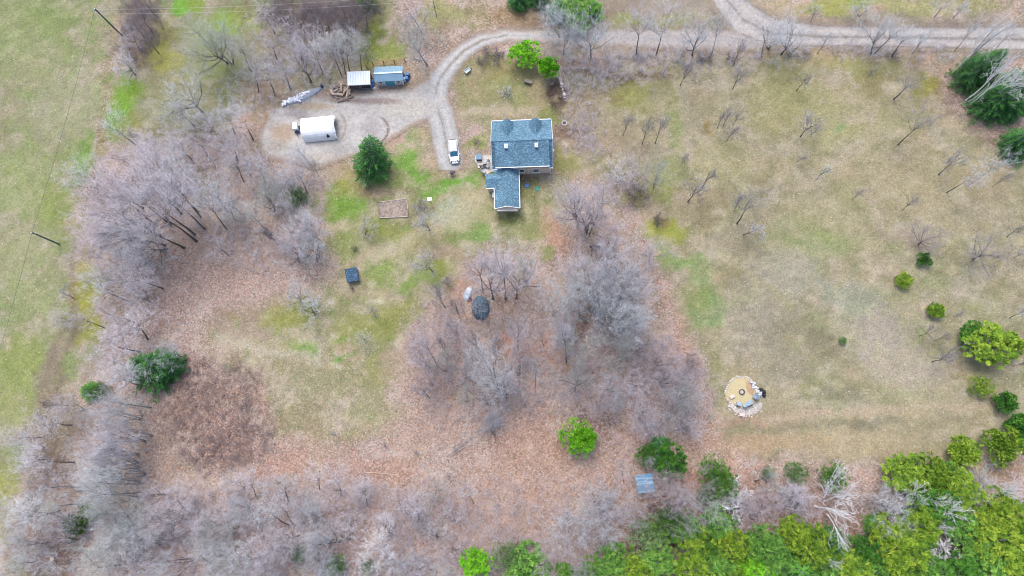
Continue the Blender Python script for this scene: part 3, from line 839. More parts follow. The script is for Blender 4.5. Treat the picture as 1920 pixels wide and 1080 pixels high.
for k_ in VAR:
    for t_, c_, _, _ in VAR[k_]:
        t_.materials.append(BARK['dark']); c_.materials.append(TWIG['l'])

LAND = [  # landmarks the labels can name: photo pixel and words
    (697, 300, "the gravel-lot conifer"), (980, 300, "the blue-roofed house"), (594, 236, "the white fabric shelter"),
    (640, 170, "the log pile"), (728, 145, "the blue shed"), (850, 283, "the white car"), (1393, 740, "the stone fire pit"),
    (900, 575, "the tarp-covered heap"), (661, 512, "the small dark pallet shed"), (738, 390, "the fenced garden bed"),
    (229, 67, "the tall utility pole"), (105, 455, "the shorter utility pole"), (1090, 818, "the round bright green bush"),
    (1206, 902, "the pale blue hut"), (285, 680, "the left dark conifer"), (1850, 640, "the twin-lobed green bush"),
    (1900, 260, "the cut-off dark conifer"), (1057, 232, "the round well hole"), (1400, 60, "the road fork"),
    (985, 105, "the lime-green bushes"), (410, 780, "the brown brush thicket"), (821, 30, "the lamp pole"), (160, 732, "the small field-edge conifer"),
    (135, 985, "the bottom-left lime conifer"), (103, 1045, "the pale stump"), (1880, 750, "the right-edge round bush"),
    (1692, 523, "the small round bushes"), (1060, 20, "the drive-side evergreens"), (1740, 890, "the flat-topped green pine"),
    (1840, 160, "the dark firs by the road"), (1350, 900, "the grey-green pine"), (895, 1058, "the leftmost bottom pine"),
]
ORD = ["nearest", "second nearest", "third nearest", "fourth nearest", "fifth nearest", "sixth nearest", "seventh nearest", "eighth nearest", "ninth nearest",
       "tenth nearest", "eleventh nearest", "twelfth nearest", "thirteenth nearest", "fourteenth nearest", "fifteenth nearest", "sixteenth nearest",
       "seventeenth nearest", "eighteenth nearest", "nineteenth nearest", "twentieth nearest"]
PENDING = []     # (object, look, px, py)


def want_label(o, look, px, py):
    PENDING.append((o, look, px, py))


def write_labels():
    """A label per plant from its look and its rank beside the closest landmark."""
    groups = {}
    for o, look, px, py in PENDING:
        cands = sorted(range(len(LAND)), key=lambda i: math.hypot(px - LAND[i][0], py - LAND[i][1]))
        i = cands[0]; dx, dy = px - LAND[i][0], py - LAND[i][1]
        side = ("right of" if dx > 0 else "left of") if abs(dx) > abs(dy) else ("below" if dy > 0 else "above")
        groups.setdefault((look, i, side), []).append((math.hypot(dx, dy), o))
    for (look, i, side), L_ in groups.items():
        L_.sort(key=lambda t: t[0])
        for k, (d_, o) in enumerate(L_):
            if len(L_) == 1: o["label"] = f"{look} {side} {LAND[i][2]}"
            else: o["label"] = f"{look} {side} {LAND[i][2]}, {ORD[min(k, 19)]} to it"


LOOK = {'F': ("tall bare tree", "bare_tree"), 'S': ("broad bare tree", "bare_tree"), 'M': ("many-stemmed bare tree", "bare_tree"), 'T': ("slim bare sapling", "sapling"),
        'B': ("bare white birch", "birch_tree"), 'H': ("leafless shrub", "bare_shrub"), 'D': ("dead silvery tree", "dead_tree"), 'K': ("bare tree clump", "bare_tree")}
TONE = {'l': "lilac-grey", 'p': "pinkish", 'b': "blue-grey", 'g': "greenish-grey", 'd': "dark", 'w': "white-limbed"}
GROUPN = {'F': "tall leafless trees", 'S': "broad leafless trees", 'M': "many-stemmed leafless trees", 'T': "leafless saplings", 'B': "white birches", 'H': "leafless shrubs",
          'D': "dead trees", 'K': "leafless trees growing in clumps"}
CAT = {'T': "sapling", 'H': "shrub"}
HR = {'F': (7, 19), 'S': (5, 13), 'M': (4, 12), 'T': (2.2, 9), 'B': (7, 20), 'H': (1, 3.4), 'D': (4, 9), 'K': (6, 15)}
_cnt = 0


def stand(px, py, tx, ty, h, tilt):
    """Base point, axis and length of a tree rooted at pixel (px,py) whose top shows at (tx,ty)."""
    b = P(px, py, 0)
    lo, hi = h
    if tx is None:
        return b, np.array([0, 0, 1.0]), (lo + hi) / 2
    best = min(np.arange(lo, hi + .01, .25), key=lambda q: math.hypot(*(np.array(Qv(b[0], b[1], q)) - (tx, ty))))
    t = P(tx, ty, best)
    a = t - b
    hor = math.hypot(a[0], a[1]); mx = math.tan(math.radians(tilt)) * a[2]
    if hor > mx: a[:2] *= mx / hor
    L = np.linalg.norm(a)
    return b, a / L, L


def place(obj, b, ax, L, H, Rm, R, rs, spin=None):
    z = Vector(ax)
    q = Vector((0, 0, 1)).rotation_difference(z)
    s = rs.rand() * 6.28 if spin is None else spin
    M = Matrix.Translation(Vector(b)) @ q.to_matrix().to_4x4() @ Matrix.Rotation(s, 4, 'Z') @ Matrix.Diagonal((Rm / R, Rm / R, L / H, 1))
    obj.matrix_world = M


def bare(style, px, py, tx=None, ty=None, rpx=None, tone='l', bark='dark', h=None, tilt=38):
    global _cnt
    _cnt += 1
    rs = np.random.RandomState(1000 + _cnt)
    b, ax, L = stand(px, py, tx, ty, h or HR[style], tilt)
    tr, cr, H, R = VAR[style][_cnt % len(VAR[style])]
    twm = TWIG['s'] if (style == 'T' or (px > 1240 and py < 700)) and tone == 'l' else TWIG[tone]
    if rpx is None: Rm = L * R / H
    else:
        Rm = rpx / (1340.0 / math.sqrt(CAM_H ** 2 + b[0] ** 2 + b[1] ** 2)) * (1.18 if style in 'FSMK' else 1.0)
    look, nm = LOOK[style]
    e = bpy.data.objects.new(nm, None); COL.objects.link(e)
    place(e, b, ax, L, H, Rm, R, rs)
    tag(e, None, CAT.get(style, "tree"), GROUPN[style])
    for part, me, m in (("trunk", tr, BARK[bark]), ("crown", cr, twm)):
        o = bpy.data.objects.new(part, me); COL.objects.link(o); o.parent = e
        o.material_slots[0].link = 'OBJECT'; o.material_slots[0].material = m
    lk = look if style in 'BD' else look.replace("bare ", "bare " + TONE[tone] + " ", 1) if "bare" in look else TONE[tone] + " " + look
    want_label(e, lk, px, py)
    return e


# style, base px, tip px, crown radius px, tone[, bark]
TREES = """
S 254 140 220 108 24 l
S 427 118 352 72 46 g
M 436 120 405 52 34 g
F 470 135 448 62 30 g
S 380 211 318 160 42 b
F 364 237 318 196 26 b
F 475 262 440 205 28 l
T 270 276 238 246 14 l
F 515 178 500 118 24 b
F 485 172 470 105 26 g
F 545 168 520 105 24 l
S 583 153 556 78 36 l
F 605 138 588 78 22 l
F 640 140 612 62 24 g
F 648 138 630 64 22 l
F 656 136 648 60 24 g
F 678 131 668 68 22 g
T 690 128 686 92 12 l
S 572 62 540 20 34 d
F 600 62 580 4 28 d
F 607 64 592 2 28 d
F 618 60 612 5 26 d
M 650 52 640 8 36 d
F 668 58 664 5 26 d
F 688 50 690 0 24 d
F 540 45 510 0 26 d
F 515 62 495 18 24 l
F 560 82 540 40 24 l
F 520 112 500 66 24 l
F 566 112 548 62 24 l
F 600 105 590 52 24 l
F 632 104 622 60 22 p
F 660 96 656 52 22 l
S 801 123 765 45 38 g grey
S 790 60 772 18 30 l
F 298 100 262 50 20 d
F 285 60 262 20 22 d
F 270 70 238 30 20 d
F 262 92 240 60 20 l
F 292 30 270 0 20 d
F 458 341 428 285 30 l
F 425 396 392 338 34 b
F 440 412 415 365 26 l
F 425 430 372 352 34 b
F 376 407 318 322 40 l
F 372 398 300 310 40 l
F 384 430 300 350 40 l
F 368 452 250 372 46 l
F 365 440 258 345 46 l
F 340 400 250 310 44 l
F 330 380 232 300 44 p
F 345 465 215 408 44 l
F 310 460 205 430 44 b
S 272 456 190 438 46 l
S 312 468 240 478 40 b
F 300 440 180 395 46 l
F 290 420 185 345 46 p
F 320 420 215 330 44 l
M 180 350 140 312 34 b
F 430 480 395 455 22 l
T 450 400 430 372 14 l
T 520 458 494 425 14 l
T 545 470 526 452 12 l
S 515 396 506 350 34 g
M 530 360 510 320 30 b
F 575 360 552 300 28 l
T 598 332 582 296 12 l
S 590 445 556 405 38 b
S 596 490 578 450 34 b
S 560 490 545 440 34 l
T 526 458 492 430 14 d
F 470 330 452 282 28 l
F 500 350 480 300 28 l
F 445 300 425 250 28 l
F 410 330 388 278 28 p
F 395 300 370 250 28 l
F 360 300 330 262 26 l
F 410 262 390 215 26 l
F 440 250 420 200 26 b
F 350 330 305 275 32 l
F 310 330 265 272 32 l
F 300 300 262 268 28 l
F 305 541 230 508 34 l
M 275 560 250 535 24 l
F 285 568 245 548 26 l
F 277 636 238 588 40 l
F 262 660 205 640 36 l
F 232 686 192 672 32 l
F 275 720 222 690 34 l
F 262 722 208 700 28 b
T 138 559 112 545 16 l
M 132 602 112 590 18 l
F 283 764 177 754 28 b grey
M 267 779 208 772 26 b grey
K 264 786 183 768 24 l grey
M 285 816 175 812 28 l grey
K 272 827 178 814 26 l grey
K 258 851 175 843 28 l grey
M 258 867 159 847 28 l grey
M 258 876 166 858 28 l grey
M 274 889 146 887 28 b grey
K 262 905 152 892 30 b grey
F 270 923 128 927 30 b grey
M 261 933 138 935 30 g grey
M 238 970 175 952 30 g grey
M 228 988 183 957 30 l grey
M 251 995 184 993 32 b grey
M 249 1032 176 1039 36 g grey
K 263 1032 198 1007 34 b grey
F 300 1020 240 1000 34 b
F 225 1060 150 1062 30 g
T 127 761 72 752 18 d
T 88 783 62 778 14 l
F 80 820 8 820 22 l
F 90 862 30 858 24 l
F 84 840 50 815 18 l
F 106 915 68 913 20 d
F 110 968 20 955 32 b
F 112 958 30 975 32 b
F 95 1018 5 1030 28 g
F 92 1022 10 1010 22 l
F 60 1055 10 1062 26 g
M 325 1010 290 980 40 b
S 310 985 270 960 38 l
F 395 1020 375 980 34 l
S 400 1060 380 1030 40 b
F 350 960 330 925 30 l
S 375 1000 350 960 34 l
M 440 990 415 960 34 l
S 485 985 450 960 40 l
F 540 985 490 950 36 b
F 555 990 520 925 28 l
S 595 990 565 940 34 l
F 590 985 585 930 24 b
M 655 1010 640 975 36 l
S 640 1015 575 1020 38 b
S 605 1050 590 1060 34 l
F 560 1030 510 1022 34 l
F 500 1040 450 1050 34 l
S 730 1005 722 960 28 l
S 725 1020 698 1042 44 w grey
F 790 990 775 930 26 l
M 795 992 785 960 22 l
F 888 945 872 915 18 b
M 850 978 845 950 24 l
S 820 1010 815 985 26 b
F 690 950 675 900 22 l
F 640 930 632 880 24 l
F 600 920 590 880 22 l
F 540 940 525 895 24 b
F 480 930 462 890 24 l
F 755 960 745 925 20 l
M 780 1050 790 1062 30 l
M 845 1030 850 1045 30 p
T 845 905 838 880 10 l
T 788 862 778 845 9 l
T 632 820 622 812 8 l
T 726 842 718 830 8 l
S 262 445 168 432 46 l
F 255 415 165 385 44 l
F 268 390 180 345 42 p
F 250 430 150 455 42 l
T 930 832 924 800 10 d
S 925 560 915 482 46 l
F 948 562 942 470 44 l
S 968 560 980 478 46 l
F 905 545 892 480 30 l
M 985 530 990 480 28 g
S 971 656 971 606 27 l
T 974 736 973 665 9 d
F 1003 736 1004 668 14 b
S 1150 600 1215 590 44 b grey
S 1140 560 1200 500 42 b grey
M 1100 560 1080 480 38 l grey
S 1125 575 1130 500 46 b grey
S 1078 735 1084 678 34 g
F 1062 680 1055 600 26 l
F 1020 650 1010 605 14 p
S 936 730 905 668 42 b
M 945 735 918 715 38 b
F 930 715 890 640 26 b
S 950 752 950 700 26 l
T 865 602 845 555 14 l
T 876 600 856 552 14 p
T 864 642 838 600 16 l
T 840 668 826 630 12 l
T 836 665 818 622 12 l
F 822 690 780 610 24 l
S 806 688 780 662 28 l
T 822 700 810 692 10 l
T 818 724 800 716 12 l
T 920 625 914 592 10 l
T 850 720 838 705 12 p
T 900 660 880 618 16 l
S 1085 422 1072 362 40 l
S 1100 435 1122 362 40 l
S 1098 430 1100 385 46 p
F 1082 425 1068 340 24 l
F 1105 440 1150 330 28 l
S 1108 462 1160 470 48 l
S 1130 500 1165 455 44 l
M 1140 520 1185 500 46 l
S 1118 590 1120 505 50 b grey
M 1110 585 1075 520 44 b grey
S 1130 590 1190 540 48 b grey
M 1125 600 1170 615 46 b grey
S 1140 612 1205 575 46 b grey
S 1100 605 1062 570 36 b grey
M 1040 590 1048 545 34 b grey
S 1145 632 1185 632 36 g grey
M 1160 625 1210 640 34 b
S 1105 580 1145 480 34 l
M 1160 560 1210 520 36 l
M 1050 640 1062 610 26 b
M 1190 660 1220 650 32 p
M 1230 680 1262 668 34 p
M 1240 720 1275 710 34 l
M 1270 750 1295 745 30 b
M 1180 720 1205 730 36 l
M 1150 690 1162 672 30 g
M 1285 700 1300 690 26 p
T 1238 790 1262 778 18 g
M 1280 800 1300 800 26 l
M 1200 780 1222 790 28 l
T 1265 808 1290 802 16 l
M 1150 740 1155 745 28 b
S 1225 352 1238 305 26 b grey
H 1196 368 1198 358 26 d
M 1185 345 1195 315 34 p
M 1165 340 1160 310 30 l
T 1290 378 1318 342 26 l
T 1318 350 1342 318 18 l
T 1376 396 1392 362 14 l
F 1382 419 1418 362 30 l
T 1394 440 1430 425 22 b
H 1235 418 1236 408 16 d
T 1168 254 1184 212 14 l
T 1204 270 1222 212 18 l
T 1228 269 1250 212 18 l
T 1275 160 1302 118 20 l
T 1374 166 1394 122 18 l
T 1283 305 1290 285 10 l
T 1275 311 1288 292 9 l
T 1345 240 1362 208 14 l
T 1356 236 1372 205 14 l
T 1374 234 1392 206 12 l
T 1363 263 1385 235 14 l
T 1493 170 1520 138 18 l
T 1501 256 1528 215 24 l
T 1520 252 1542 238 14 l
T 1495 303 1512 292 10 l
T 1530 337 1560 310 13 b
T 1598 374 1620 355 11 l
T 1692 394 1724 366 14 l
T 1625 146 1640 133 10 l
F 1676 186 1722 142 26 l
F 1684 271 1740 212 24 l
T 1760 327 1808 282 22 l
F 1775 361 1850 322 20 b
F 1815 348 1905 285 18 b grey
T 1860 350 1900 325 10 l
S 1722 458 1748 436 30 l
S 1823 486 1862 460 32 l
T 1888 444 1920 420 14 l
T 1902 483 1925 470 10 b
T 1724 630 1762 612 16 l
T 1752 638 1786 629 12 l
T 1748 678 1795 660 26 l
T 1787 594 1808 586 8 l
F 1893 596 1935 578 14 b
T 1898 686 1932 680 8 d
S 1057 101 1062 25 36 b grey
S 1108 108 1115 25 36 b grey
S 1050 70 1020 12 34 b grey
F 1193 104 1202 15 30 b
F 1230 104 1252 12 32 b
S 1298 104 1312 35 30 b
F 1332 108 1358 20 20 b grey
T 1374 125 1398 70 14 l
F 1428 106 1442 45 20 b
S 1465 102 1500 45 36 b
M 1440 92 1460 40 28 b
T 1533 100 1560 60 14 b
S 1633 102 1655 25 32 b
F 1640 100 1690 45 20 b
F 1672 106 1712 52 26 b
T 1710 101 1740 60 16 b
F 1752 32 1775 0 16 b
T 1787 33 1815 5 14 b
F 1790 95 1838 35 12 b
F 1868 90 1910 45 12 b
B 1786 137 1905 20 22 w white
B 1790 142 1922 22 24 w grey
B 1811 188 1925 85 26 w white
B 1822 195 1935 110 24 w white
B 1845 200 1945 135 26 w white
T 1863 202 1915 175 12 w white
M 1610 30 1620 5 18 b
T 1520 40 1535 5 14 b
T 1275 112 1282 95 14 l
H 1320 112 1322 105 16 d
H 1195 105 1196 98 14 l
H 1505 104 1508 100 16 l
H 925 108 926 98 22 d
H 903 118 902 112 13 d
H 893 268 893 262 8 d
H 948 178 948 166 14 b
H 1480 105 1484 98 14 l
H 1370 112 1374 106 14 d
H 1672 105 1676 100 12 d
S 685 440 690 412 20 l
S 806 432 788 405 26 l
H 788 392 787 378 16 l
S 811 509 784 478 26 l
S 566 568 548 538 26 b
S 590 590 582 565 28 b
H 838 532 838 520 14 l
T 704 592 697 576 16 l
S 685 640 680 628 15 b
H 660 543 659 537 6 d
H 665 470 664 462 8 d
H 545 345 544 336 12 d
H 1290 680 1300 672 16 d
D 1372 950 1362 942 44 w grey
M 1378 938 1350 905 26 b grey
B 1545 932 1588 868 20 w white
B 1540 935 1558 905 22 w white
B 1546 940 1618 922 26 w white
B 1530 950 1608 978 30 w white
B 1552 965 1590 1035 20 w white
B 1700 930 1730 905 16 w white
B 1712 950 1738 935 12 w white
B 1742 945 1782 932 18 w white
B 1752 952 1815 955 22 w white
B 1738 985 1788 990 14 w white
B 1845 932 1925 925 24 w white
B 1850 938 1935 900 20 w white
B 1530 1048 1580 1062 12 w white
D 1752 1040 1768 1036 38 w grey
S 1490 955 1462 890 38 l
S 1660 960 1668 920 32 b grey
S 1650 955 1690 975 34 b grey
S 1495 945 1490 915 28 l
M 1500 950 1440 945 34 l
S 1830 930 1835 885 34 b
S 1232 885 1222 862 20 b grey
S 1130 960 1132 925 40 b
S 1128 968 1148 1005 42 b grey
S 1062 962 1090 1008 48 b grey
M 1115 940 1160 940 36 l
M 1215 950 1290 938 40 p
S 1260 950 1305 940 36 l
M 1290 1000 1268 988 20 l
S 1420 975 1415 945 32 p
M 1430 955 1420 920 30 p
F 322 690 305 665 22 b grey
M 310 670 300 655 28 b grey
F 1170 905 1165 875 16 l
"""
for ln in TREES.strip().splitlines():
    t = ln.split()
    bare(t[0], *map(float, t[1:6]), tone=t[6], bark=t[7] if len(t) > 7 else 'dark')

for _q in ((846, 852, 950, 762), (852, 850, 962, 775), (850, 846, 935, 770)):     # three trees bowed right over towards the upper right
    bare('F', *_q, 14, tone='b', bark='grey', h=(2.5, 4.5), tilt=78)


def fill(poly, n, seed, styles, rp, gap):
    """more trees of the same stands, no two closer than gap photo pixels"""
    rs = np.random.RandomState(seed); got = []
    xs = [p[0] for p in poly]; ys = [p[1] for p in poly]
    tries = 0
    while len(got) < n and tries < 4000:
        tries += 1
        x, y = rs.uniform(min(xs), max(xs)), rs.uniform(min(ys), max(ys))
        if not inside(np.array([x]), np.array([y]), poly)[0]: continue
        if any(math.hypot(x - a, y - b) < gap for a, b in got): continue
        got.append((x, y))
        st = styles[rs.randint(len(styles))]
        k = rs.uniform(.05, .13)
        bare(st, x, y, x + (x - NADIR[0]) * k + rs.randn() * 5, y + (y - NADIR[1]) * k + rs.randn() * 6 - 4, rs.uniform(*rp), 'lllpbg'[rs.randint(6)], bark='grey' if rs.rand() < .5 else 'dark', h=(4, 10))


fill([(285, 915), (520, 900), (860, 905), (1000, 1000), (1120, 1070), (280, 1075)], 28, 301, "MFSM", (20, 34), 36)
fill([(1050, 640), (1230, 630), (1310, 700), (1325, 800), (1210, 840), (1060, 720)], 6, 302, "MFM", (24, 36), 28)
fill([(1070, 440), (1180, 430), (1240, 500), (1265, 640), (1080, 600)], 1, 303, "SM", (26, 36), 28)
fill([(250, 240), (450, 230), (480, 330), (380, 350), (220, 330)], 7, 304, "FFM", (20, 30), 30)
fill([(450, 300), (590, 320), (610, 470), (500, 490), (460, 420)], 8, 305, "FM", (18, 28), 32)
fill([(120, 770), (170, 760), (170, 1070), (130, 1070)], 8, 306, "MF", (20, 30), 30)
fill([(190, 480), (270, 500), (250, 640), (185, 620)], 6, 307, "MF", (18, 28), 30)
fill([(770, 600), (850, 570), (900, 640), (990, 680), (1030, 740), (960, 780), (800, 760), (770, 690)], 14, 309, "MTF", (18, 28), 30)
fill([(1160, 900), (1420, 900), (1440, 960), (1180, 960)], 7, 308, "MFS", (22, 32), 32)


# ------------------------------------------------------------------ undergrowth: brush, saplings and stems nobody could count
def brush(name, areas, seed, mt, hr=(.8, 2.2), per=9, th=.010, lean=.5):
    rs = np.random.RandomState(seed)
    out = []
    for poly, n in areas:
        xs = [p[0] for p in poly]; ys = [p[1] for p in poly]
        k = 0
        while k < n:
            qx = rs.uniform(min(xs), max(xs)); qy = rs.uniform(min(ys), max(ys))
            if not inside(np.array([qx]), np.array([qy]), poly)[0]: continue
            k += 1
            b = P(qx + rs.randn() * 14, qy + rs.randn() * 12, 0); hh = rs.uniform(*hr)
            for _ in range(per):
                d = unit(np.array([rs.randn() * lean, rs.randn() * lean, 1.0]))
                b2 = b + np.array([rs.randn() * .15, rs.randn() * .15, 0])
                L = hh * rs.uniform(.6, 1.1); tip = b2 + d * L
                out.append((*b2, *tip, th * 1.3))
                for _ in range(3):
                    q = b2 + (tip - b2) * rs.uniform(.3, .8)
                    e = unit(d + rs.randn(3) * .6)
                    out.append((*q, *(q + e * L * .4), th * .8))
    v, f = spike_arrays(np.array(out))
    o = link(name, npmesh(name, v, [f], {"young": ('FLOAT', np.full(len(v), .8))}), mt)
    return o


tag(brush("undergrowth", [([(300, 700), (400, 672), (480, 690), (505, 780), (520, 850), (440, 885), (340, 870), (300, 800)], 700)], 1, TWIG['m'], (.8, 2.2), 7, .011),
    "dense brown leafless brush thicket on the leaf-strewn ground", "brush", kind="stuff")
tag(brush("undergrowth", [([(235, 0), (300, 0), (290, 90), (265, 120), (225, 110)], 260), ([(490, 0), (720, 0), (700, 60), (520, 70)], 420)], 2, TWIG['d'], (.9, 2.6), 8, .011),
    "dark leafless brush under the tree clusters along the top edge", "brush", kind="stuff")
tag(brush("undergrowth", [([(1060, 92), (1460, 98), (1460, 112), (1250, 125), (1200, 140), (1070, 200), (1055, 150)], 700), ([(1560, 85), (1800, 90), (1780, 105), (1560, 98)], 160),
                          ([(500, 90), (700, 70), (690, 130), (560, 200), (480, 220), (400, 180)], 500), ([(1070, 210), (1110, 200), (1130, 300), (1080, 290)], 160)], 3, TWIG['l'], (.7, 2.0), 8, .010),
    "grey leafless brush along the roadside bank and behind the sheds", "brush", kind="stuff")
tag(brush("undergrowth", [([(1040, 630), (1250, 620), (1320, 700), (1330, 800), (1200, 880), (1130, 840), (1040, 740)], 1700), ([(290, 930), (800, 900), (1100, 880), (1160, 1080), (280, 1090)], 2600), ([(770, 580), (860, 540), (1030, 640), (1030, 760), (800, 800)], 1100),
                          ([(1200, 930), (1660, 880), (1900, 930), (1900, 1080), (1200, 1000)], 800)], 4, TWIG['p'], (.5, 1.6), 7, .009),
    "low pinkish brush on the leaf litter towards the bottom edge", "brush", kind="stuff")
tag(brush("undergrowth", [([(280, 900), (520, 905), (860, 900), (1120, 960), (1160, 1080), (270, 1090)], 1500), ([(780, 600), (1020, 600), (1250, 640), (1320, 720), (1300, 800), (1000, 770), (820, 720)], 1100),
                          ([(230, 260), (430, 240), (600, 330), (600, 480), (500, 520), (380, 440), (240, 420)], 700)], 6, TWIG['l'], (1.5, 3.6), 6, .009, .3),
    "pale lilac-grey whips and saplings filling the gaps between the bare trees", "brush", kind="stuff")
tag(brush("undergrowth", [([(150, 740), (275, 740), (270, 1080), (130, 1080), (110, 900)], 900), ([(250, 250), (420, 230), (500, 330), (600, 330), (610, 480), (480, 520), (400, 470)], 600),
                          ([(20, 860), (100, 760), (120, 1080), (10, 1080)], 350), ([(180, 500), (280, 500), (260, 700), (185, 640)], 250)], 5, TWIG['b'], (.6, 1.8), 7, .009),
    "blue-grey leafless brush under the trees on the left", "brush", kind="stuff")

# ------------------------------------------------------------------ evergreens
def leaf_quads(c, d, n_, ln, wd):
    """diamond sprays: centre start c, direction d, normal n_"""
    s = np.cross(d, n_); s /= np.linalg.norm(s, axis=1, keepdims=True) + 1e-9
    ln = ln[:, None]; wd = wd[:, None]
    up = n_ * ln * .12
    V = np.stack([c, c + d * ln * .45 + s * wd + up, c + d * ln, c + d * ln * .45 - s * wd + up], 1)
    F = np.arange(len(c) * 4).reshape(-1, 4)
    return V.reshape(-1, 3), F


def rnd_unit(rs, n):
    v = rs.randn(n, 3); return v / np.linalg.norm(v, axis=1, keepdims=True)


def fir(seed, H=12., R=4., whorls=26, nb=11, per=24, spray=.34):
    rs = np.random.RandomState(seed)
    C, D, N_, LN, WD, T = [], [], [], [], [], []
    limbs = [(0, 0, -.2, 0, 0, H * .97, .17, .02)]
    for w in range(whorls):
        t = (w + .3) / whorls
        z = H * (.05 + .93 * t)
        rl = R * (1 - t) ** .72 * (.86 + .22 * rs.rand()) + .12
        k = max(4, int(nb * (1 - t * .6)))
        for j in range(k):
            az = 2 * np.pi * (j + rs.rand() * .7) / k + w * 1.1
            L = rl * (.62 + .5 * rs.rand())
            o = np.array([math.cos(az), math.sin(az), 0])
            tip = np.array([0, 0, z]) + o * L + np.array([0, 0, -.18 * L + .25 * L * t])
            a = np.array([0, 0, z])
            limbs.append((*a, *tip, .035, .01))
            m = max(5, int(per * L / R * 1.5))
            f = rs.rand(m) ** .6
            base = a + (tip - a) * f[:, None]
            side_ = np.cross(o, [0, 0, 1.])
            sgn = rs.choice([-1, 1], m)
            d = o[None] * (.5 + .6 * rs.rand(m, 1)) + side_[None] * (sgn * (.35 + .6 * rs.rand(m)) * (1.2 - f))[:, None] + np.array([0, 0, -.15]) + rs.randn(m, 3) * .18
            d /= np.linalg.norm(d, axis=1, keepdims=True)
            wid = L * .22 * (1.1 - f)
            base = base + side_[None] * (rs.randn(m) * wid)[:, None] + rs.randn(m, 3) * .07
            nn = np.array([0, 0, 1.]) + rs.randn(m, 3) * .35
            C.append(base); D.append(d); N_.append(nn / np.linalg.norm(nn, axis=1, keepdims=True))
            LN.append(spray * (.7 + .7 * rs.rand(m))); WD.append(spray * (.16 + .12 * rs.rand(m)))
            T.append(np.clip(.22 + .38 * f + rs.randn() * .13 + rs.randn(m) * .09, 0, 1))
    V, F = leaf_quads(np.concatenate(C), np.concatenate(D), np.concatenate(N_), np.concatenate(LN), np.concatenate(WD))
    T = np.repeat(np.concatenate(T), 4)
    tv, tf = tube_arrays(limbs, 4)
    R_ = float(np.percentile(np.hypot(V[:, 0], V[:, 1]), 97))
    return npmesh("trunk", tv, [tf], smooth=True), npmesh("crown", V, [F], {"tint": ('FLOAT', T)}), H, R_


def pine(seed, H=9., R=4., n=300, per=40, low=.15, lobes=8, cl=.36, flat=1.0):
    """Rounded crown of needle tufts on the ends of its limbs."""
    rs = np.random.RandomState(seed)
    lob = [(np.array([math.cos(a) * R * .5 * rs.uniform(.5, 1.1), math.sin(a) * R * .5 * rs.uniform(.5, 1.1), H * rs.uniform(.45, .8)]), R * rs.uniform(.38, .6)) for a in np.linspace(0, 6.28, lobes, endpoint=False)]
    lob.append((np.array([0, 0, H * .72]), R * .5))
    C, D, N_, LN, WD, T = [], [], [], [], [], []
    limbs = [(0, 0, -.2, 0, 0, H * .8, .16, .04)]
    for i in range(n):
        c, r = lob[rs.randint(len(lob))]
        v = rnd_unit(rs, 1)[0]; v[2] = abs(v[2]) * 1.1 - .25
        p = c + v * r * np.array([1, 1, .8 * flat]) * rs.uniform(.8, 1.05)
        p[2] = min(max(p[2], H * low), H)
        if i % 4 == 0: limbs.append((0, 0, max(.3, p[2] - r * .8), *p, .04, .012))
        m = per
        d = rnd_unit(rs, m); d[:, 2] = np.abs(d[:, 2]) * .9 + .1
        d = d + unit(v) * .35
        d /= np.linalg.norm(d, axis=1, keepdims=True)
        nn = rnd_unit(rs, m)
        C.append(p + d * cl * .2 + rs.randn(m, 3) * cl * .25); D.append(d); N_.append(nn)
        LN.append(cl * (.7 + .5 * rs.rand(m))); WD.append(cl * (.15 + .09 * rs.rand(m)))
        T.append(np.clip(.48 + rs.randn() * .2 + rs.randn(m) * .12, 0, 1))
    V, F = leaf_quads(np.concatenate(C), np.concatenate(D), np.concatenate(N_), np.concatenate(LN), np.concatenate(WD))
    T = np.repeat(np.concatenate(T), 4)
    tv, tf = tube_arrays(limbs, 4)
    R_ = float(np.percentile(np.hypot(V[:, 0], V[:, 1]), 97))
    return npmesh("trunk", tv, [tf], smooth=True), npmesh("crown", V, [F], {"tint": ('FLOAT', T)}), H, R_


EV = {
    'fir': [fir(201, per=34, nb=13), fir(202, 12, 4, 24, 13, 32), fir(203, 10, 4, 22, 12, 32)],
    'pine': [pine(211), pine(212, n=260), pine(213, n=300, lobes=10), pine(214, n=240, lobes=6)],
    'bush': [pine(221, 2.2, 1.7, 110, 24, .05, 6, .34), pine(222, 2.2, 1.7, 120, 24, .05, 7, .34), pine(223, 2.2, 1.7, 100, 24, .05, 5, .34)],
    'thinbush': [pine(231, 3, 3, 300, 22, .05, 11, .25), pine(232, 3, 3, 240, 22, .05, 9, .25)],
    'flat': [pine(241, 5, 6.5, 420, 30, .1, 11, .55, .5)],
}
GREEN = {
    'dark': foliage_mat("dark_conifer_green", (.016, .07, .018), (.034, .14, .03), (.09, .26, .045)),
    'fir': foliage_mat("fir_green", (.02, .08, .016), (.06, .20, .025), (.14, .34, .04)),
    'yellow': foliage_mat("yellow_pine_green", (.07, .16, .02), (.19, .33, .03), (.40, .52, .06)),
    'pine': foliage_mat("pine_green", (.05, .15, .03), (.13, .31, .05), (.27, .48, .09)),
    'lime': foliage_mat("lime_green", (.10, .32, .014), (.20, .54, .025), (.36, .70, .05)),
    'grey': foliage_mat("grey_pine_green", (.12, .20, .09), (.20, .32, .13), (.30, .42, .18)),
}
for k_ in EV:
    for t_, c_, _, _ in EV[k_]:
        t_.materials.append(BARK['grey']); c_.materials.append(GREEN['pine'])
EVN = {'fir': ("conifer_tree", "tree", "conifers"), 'pine': ("pine_tree", "tree", "green pines along the bottom edge"), 'bush': ("evergreen_bush", "bush", "round evergreen bushes"),
       'thinbush': ("evergreen_bush", "bush", "loose evergreen bushes"), 'flat': ("pine_tree", "tree", "green pines along the bottom edge")}
